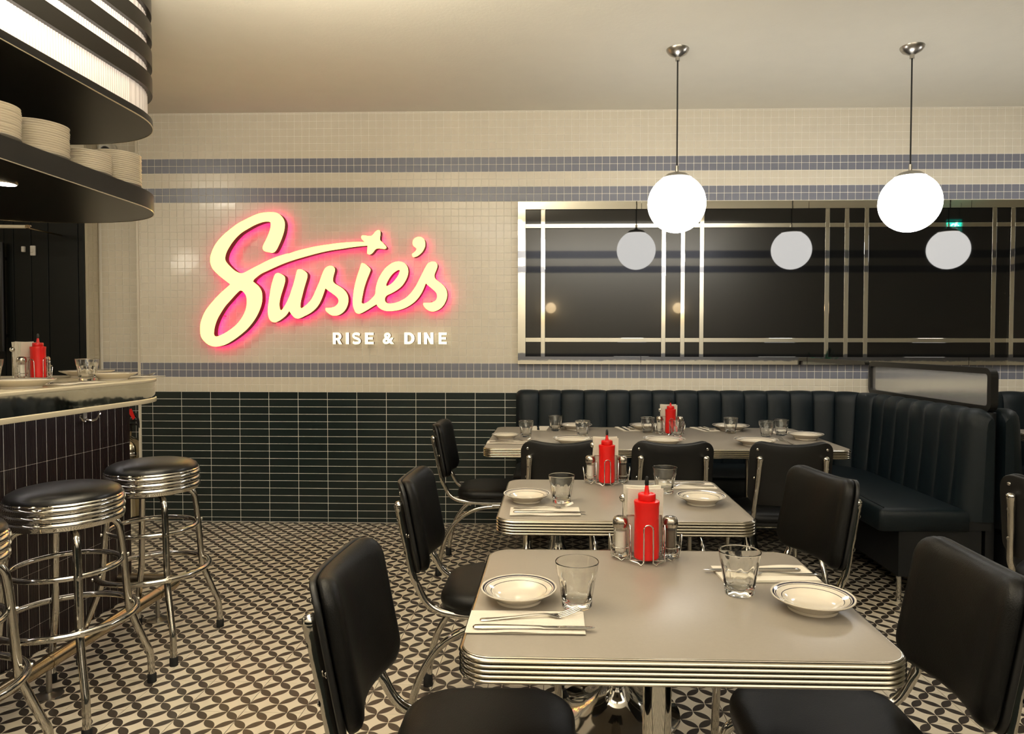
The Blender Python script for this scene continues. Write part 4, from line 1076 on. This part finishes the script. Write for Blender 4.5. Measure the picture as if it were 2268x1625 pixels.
K.put((0.028, 3.41, 0), 0.02, 'black diner chair with its back to us, left one of three at the long table')
K.put((0.538, 3.41, 0), 0.0, 'black diner chair with its back to us, middle one of three at the long table')
K.put((1.080, 3.41, 0), -0.03, 'black diner chair with its back to us, right one of three at the long table')
K.put((1.885, 2.46, 0), radians(-48), 'black diner chair at the right frame edge, turned away beside the booth end')

# ------------------------------------------------------------------ corner booths
def booth(mirror_x, wall_x0, name, label):
    """channel-back corner bench; mirror_x = None, or the x about which the shape is mirrored"""
    t = thing(name, label, 'booth', (0, 0, 0), 0, 'dark green corner booths')
    fl = (lambda v: v) if mirror_x is None else (lambda v: Vector((2 * mirror_x - v[0], v[1], v[2])))
    YB, XA, RC = 4.700, 2.080, 0.36
    L1 = (XA - RC) - wall_x0; LA = RC * pi / 2; Y1 = 3.335; L2 = (YB - RC) - Y1
    def path(s):
        if s <= L1: return wall_x0 + s, YB, 0.0, -1.0
        if s <= L1 + LA:
            a = (s - L1) / RC; return XA - RC + RC * sin(a), YB - RC + RC * cos(a), -sin(a), -cos(a)
        return XA, YB - RC - (s - L1 - LA), -1.0, 0.0
    tot = L1 + LA + L2; N = round(tot / 0.157); w = tot / N
    prof = [(-0.035, 0.40), (-0.035, 0.70), (-0.035, 0.915), (-0.026, 0.934), (-0.006, 0.944), (0.018, 0.944), (0.042, 0.932), (0.057, 0.908), (0.064, 0.87), (0.070, 0.78), (0.078, 0.66), (0.090, 0.54), (0.098, 0.44), (0.098, 0.40)]
    for k in range(N):
        s0, s1 = k * w + 0.0008, (k + 1) * w - 0.0008; rows = []
        C = 11
        for j in range(C):
            q = j / (C - 1); q = 0.5 - 0.5 * cos(pi * q); s = s0 + (s1 - s0) * q
            x, y, nx, ny = path(s); bul = (max(0.0, sin(pi * q))) ** 0.55
            end = 1.0
            if k == N - 1 and q > 0.55: end = sqrt(max(0.0, 1 - ((q - 0.55) / 0.45) ** 2 * 0.80))
            if k == 0 and q < 0.25: end = sqrt(max(0.0, 1 - ((0.25 - q) / 0.25) ** 2 * 0.5))
            rows.append([])
            for n, z in prof:
                nn = n + (0.020 * bul - 0.014 if n > 0.01 else 0)
                zz = z - (0.006 * (1 - bul) if z > 0.93 else 0)
                nn = -0.035 + (nn + 0.035) * end; zz = 0.40 + (zz - 0.40) * (1 - (1 - end) * 0.13)
                rows[-1].append(fl((x + nx * nn, y + ny * nn, zz)))
        mb = MB(); mb.grid(rows); m = len(prof)
        mb.add(rows[0], [tuple(range(m))]); mb.add(rows[-1], [tuple(range(m))[::-1]])
        mb.build('back_channel', 'booth', t, sharp=75)
    S = [(wall_x0 + 0.005, 4.09)] + [(1.325 + 0.25 * sin(a), 3.84 + 0.25 * cos(a)) for a in [pi / 2 * k / 8 for k in range(9)]]
    S += [(1.575, 3.36), (1.583, 3.343), (1.60, 3.336), (2.000, 3.336), (2.000, 4.28)] + [(1.73 + 0.27 * cos(a), 4.34 + 0.27 * sin(a)) for a in [pi / 2 * k / 6 for k in range(7)]] + [(wall_x0 + 0.005, 4.61)]
    mb = MB(); mb.loft(S, [(-0.006, 0.352), (0, 0.358), (0, 0.425), (-0.004, 0.444), (-0.016, 0.457), (-0.036, 0.463)])
    mb.move(fl); mb.build('seat_cushion', 'booth', t, sharp=60)
    # plinth-like carcass set back under the seat, on short chrome legs
    B = [(wall_x0 + 0.03, 4.19)] + [(1.365 + 0.31 * sin(a), 3.88 + 0.31 * cos(a)) for a in [pi / 2 * k / 6 for k in range(7)]] + [(1.675, 3.352), (2.07, 3.352), (2.07, 4.5), (1.92, 4.70), (wall_x0 + 0.03, 4.70)]
    mb = MB(); mb.loft(B, [(0, 0.128), (0, 0.354)], smooth=False); mb.move(fl); mb.build('carcass', 'boothbase', t)
    mb = MB(); mb.loft([(1.99, 3.35), (2.112, 3.35), (2.112, 4.70), (1.99, 4.70)], [(0, 0.356), (0, 0.40)], smooth=False); mb.move(fl); mb.build('back_support', 'boothbase', t)
    for x, y in ((1.69, 3.375), (2.06, 3.375), (1.70, 4.1), (1.2, 4.22), (0.4, 4.22), (wall_x0 + 0.08, 4.22), (wall_x0 + 0.08, 4.65), (1.2, 4.65)):
        if x < wall_x0 + 0.05: continue
        mb = MB(); mb.lathe([(0, 0), (0.016, 0), (0.016, 0.004), (0.012, 0.008), (0.012, 0.128), (0, 0.128)], (x, y, 0), 14); mb.move(fl); mb.build('leg', 'chrome', t)
    return t
booth(None, -0.262, 'corner_booth', 'dark green channel-backed corner booth under the black mirror')
booth(2.14, 0.20, 'corner_booth', 'dark green booth beyond the frosted divider at the right frame edge')
o = MB().loft(rrect(0.046, 1.335, 0.006, 2, 2.14, 4.068), [(0, 0.0), (0, 0.922), (-0.003, 0.925)]).build('divider_plinth', 'boothbase')
tag(o, 'black plinth standing between the two green booth arms', 'plinth')
t = thing('privacy_screen', 'frosted glass screen in a black frame above the booth arms', 'screen', (2.14, 4.035, 0.9252))
P = rrect(1.30, 0.218, 0.045, 7, 0, 0.109)
mb = MB(); mb.loft(P, [(0, -0.018), (0, 0.018), (-0.030, 0.018), (-0.030, -0.018), (0, -0.018)], caps=False, smooth=False)
mb.move(lambda v: (v.z, v.x, v.y)); mb.build('frame', 'black_frame', t)
mb = MB(); mb.loft(P, [(-0.027, -0.003), (-0.027, 0.003)], smooth=False); mb.move(lambda v: (v.z, v.x, v.y)); mb.build('frosted_pane', 'frosted', t)

# ------------------------------------------------------------------ table settings
TT = 0.7356
nt_, mt_, lt_ = 'on the nearest table', 'on the middle table', 'on the long table'
# nearest table
plate(-0.071, 1.379, TT, 0.0775, 'small cream plate with dark rings on the left of the nearest table')
plate(0.510, 1.352, TT, 0.0790, 'small cream plate with dark rings on the right of the nearest table')
glass(0.046, 1.350, TT, 'clear faceted tumbler beside the left plate of the nearest table', rz=0.15)
glass(0.388, 1.430, TT, 'clear faceted tumbler left of the right plate on the nearest table', rz=0.3)
napkin(-0.051, 1.264, TT, 0.0, 'folded white napkin under fork and knife at front left of nearest table')
fork_at(-0.046, 1.276, TT + 0.0042, radians(9), 'steel fork on the napkin at front left of the nearest table')
knife_at(-0.037, 1.2285, TT + 0.0042, radians(0.5), 'steel knife on the napkin at front left of the nearest table')
napkin(0.476, 1.547, TT, radians(183), 'folded white napkin behind the right tumbler of the nearest table', k=1)
knife_at(0.452, 1.562, TT + 0.0042, radians(181.5), 'steel knife on the napkin behind the right tumbler, nearest table')
fork_at(0.500, 1.535, TT + 0.0042, radians(181), 'steel fork on the napkin behind the right plate, nearest table')
set_caddy(0.222, 1.637, TT, 0.0, 'at the far edge of the nearest table', 'on the nearest table')
# middle table
plate(-0.090, 2.258, TT, 0.0775, 'small cream plate with dark rings on the left of the middle table')
plate(0.482, 2.244, TT, 0.0790, 'small cream plate with dark rings on the right of the middle table')
glass(0.025, 2.245, TT, 'clear faceted tumbler beside the left plate of the middle table', rz=0.2)
glass(0.388, 2.400, TT, 'clear faceted tumbler behind the right plate of the middle table', rz=0.1)
napkin(-0.028, 2.110, TT, radians(2), 'folded white napkin under cutlery at front left of middle table', k=1)
fork_at(-0.035, 2.142, TT + 0.0042, radians(6), 'steel fork on the front left napkin of the middle table')
knife_at(-0.015, 2.085, TT + 0.0042, radians(0.5), 'steel knife on the front left napkin of the middle table')
napkin(0.478, 2.510, TT, radians(181), 'folded white napkin at the far right corner of the middle table')
knife_at(0.445, 2.530, TT + 0.0042, radians(181), 'steel knife on the far right napkin of the middle table')
fork_at(0.490, 2.495, TT + 0.0042, radians(180), 'steel fork on the far right napkin of the middle table')
set_caddy(0.196, 2.540, TT, 0.0, 'at the far edge of the middle table', 'on the middle table')
# long table
plate(-0.266, 3.745, TT, 0.076, 'small cream plate at the left end of the long table')
glass(-0.158, 3.825, TT, 'clear tumbler beside the leftmost plate of the long table', rz=0.2)
napkin(-0.245, 3.600, TT, radians(1), 'folded white napkin at the front left corner of long table')
fork_at(-0.22, 3.632, TT + 0.0042, radians(4), 'steel fork on the front left napkin of the long table')
knife_at(-0.23, 3.578, TT + 0.0042, radians(2), 'steel knife on the front left napkin of the long table')
napkin(-0.090, 4.200, TT, radians(86), 'folded white napkin at far left of long table, behind a tumbler', k=1)
knife_at(-0.098, 4.190, TT + 0.0042, radians(-88), 'dark looking steel knife on the far left napkin of long table')
glass(0.008, 4.108, TT, 'clear tumbler at the far left of the long table before the booth')
plate(0.132, 4.182, TT, 0.100, 'large cream plate at the far left of long table, half hidden by a tumbler')
glass(0.160, 3.845, TT, 'clear tumbler above the left rear-facing chair on the long table', rz=0.2)
plate(0.095, 3.570, TT, 0.105, 'large cream plate at the near left edge of long table, behind a chair')
napkin(0.446, 4.195, TT, radians(100), 'folded white napkin with knife and fork, far side left of the squeeze bottle')
knife_at(0.425, 4.185, TT + 0.0042, radians(-80), 'steel knife on the napkin left of the squeeze bottle, long table')
fork_at(0.462, 4.190, TT + 0.0042, radians(-82), 'steel fork on the napkin left of the squeeze bottle, long table')
plate(0.560, 4.188, TT, 0.100, 'large cream plate at far side of long table, left of the squeeze bottle')
glass(0.551, 4.040, TT, 'clear tumbler left of the squeeze bottle on the long table', rz=0.1)
set_caddy(0.672, 3.967, TT, 0.0, 'in the middle of the long table', 'on the long table')
glass(0.688, 3.855, TT, 'clear tumbler standing in front of the squeeze bottle on long table', rz=0.2)
plate(0.571, 3.575, TT, 0.112, 'large cream plate at the near edge of long table, behind the middle chair')
napkin(0.918, 4.200, TT, radians(103), 'folded white napkin with knife and fork, far side right of the squeeze bottle', k=1)
knife_at(0.898, 4.190, TT + 0.0042, radians(-78), 'steel knife on the napkin right of the squeeze bottle, long table')
fork_at(0.938, 4.195, TT + 0.0042, radians(-80), 'steel fork on the napkin right of the squeeze bottle, long table')
plate(1.075, 4.188, TT, 0.110, 'large cream plate at far side of long table, right of the squeeze bottle')
glass(1.035, 4.035, TT, 'clear tumbler in front of the right far plate of the long table', rz=0.1)
glass(1.194, 3.875, TT, 'clear tumbler at right of long table, left one of a close pair', rz=0.3)
glass(1.300, 3.945, TT, 'clear tumbler at right of long table, right one of a close pair', rz=0.1)
plate(1.045, 3.565, TT, 0.112, 'large cream plate at the near right edge of long table, behind a chair')
fork_at(1.235, 3.660, TT + 0.001, radians(95), 'steel fork beside the right rear-facing chair on the long table')
plate(1.385, 3.800, TT, 0.095, 'cream plate with dark rings at the right end of the long table')
napkin(1.385, 4.060, TT, radians(8), 'folded white napkin at the far right corner of long table')
# table beyond the divider
plate(2.92, 3.80, TT, 0.10, 'cream plate on the table beyond the divider')
napkin(2.86, 4.05, TT, radians(4), 'folded white napkin on the table beyond the divider', k=1)
# bar counter
CT = 1.0955
plate(-1.932, 2.425, CT, 0.106, 'cream plate on the bar counter edge, nearest the left frame edge')
glass(-2.015, 2.895, CT, 'clear faceted tumbler on the bar counter right of the squeeze bottle', rz=0.1, s=1.05)
glass(-2.330, 2.760, CT, 'clear faceted tumbler on the bar counter, cut off by left frame edge', rz=0.2, s=1.05)
set_caddy(-2.300, 2.985, CT, radians(82), 'on the bar counter', 'on the bar counter')
plate(-2.245, 3.225, CT, 0.115, 'cream plate on the bar counter behind the tumbler')
plate(-1.960, 2.985, CT, 0.096, 'cream plate on the bar counter end, right of the tumbler')
napkin(-1.905, 2.660, CT, radians(84), 'folded napkin on the bar counter between two plates')
knife_at(-1.915, 2.665, CT + 0.0042, radians(80), 'steel knife on the napkin between two plates on the bar')
napkin(-1.975, 3.190, CT, radians(70), 'folded napkin with cutlery at the rounded bar counter end', k=1)
fork_at(-1.985, 3.195, CT + 0.0042, radians(66), 'steel fork on the napkin at the rounded bar end')

# plant on the far side, seen only mirrored
t = thing('potted_plant', 'teal leafy plant mirrored low in the black glass', 'plant', (3.62, 0.12, 0))
MB().lathe([(0, 0), (0.12, 0), (0.15, 0.5), (0.14, 0.52), (0.13, 0.48), (0, 0.48)], seg=24).build('planter', 'pot', t)
rnd = random.Random(3)
mb = MB()
for k in range(16):
    a = rnd.uniform(0, 2 * pi); h = rnd.uniform(0.75, 1.0); rr = rnd.uniform(0.10, 0.24)
    if sin(a) < -0.6: a += pi
    p = [Vector((0.03 * cos(a), 0.03 * sin(a), 0.46)), Vector((rr * 0.4 * cos(a), rr * 0.4 * sin(a), h)), Vector((rr * cos(a), rr * sin(a), h + 0.22))]
    sp = spline(p, 5); n = len(sp); sd = Vector((-sin(a), cos(a), 0)); A = []; 
    for i, q in enumerate(sp):
        wv = 0.035 * sin(pi * (0.12 + 0.86 * i / (n - 1)))
        A.append([q - sd * wv, q + Vector((cos(a), sin(a), 0)) * -0.006, q + sd * wv])
    mb.grid(A)
mb.build('leaves', 'leaf', t)
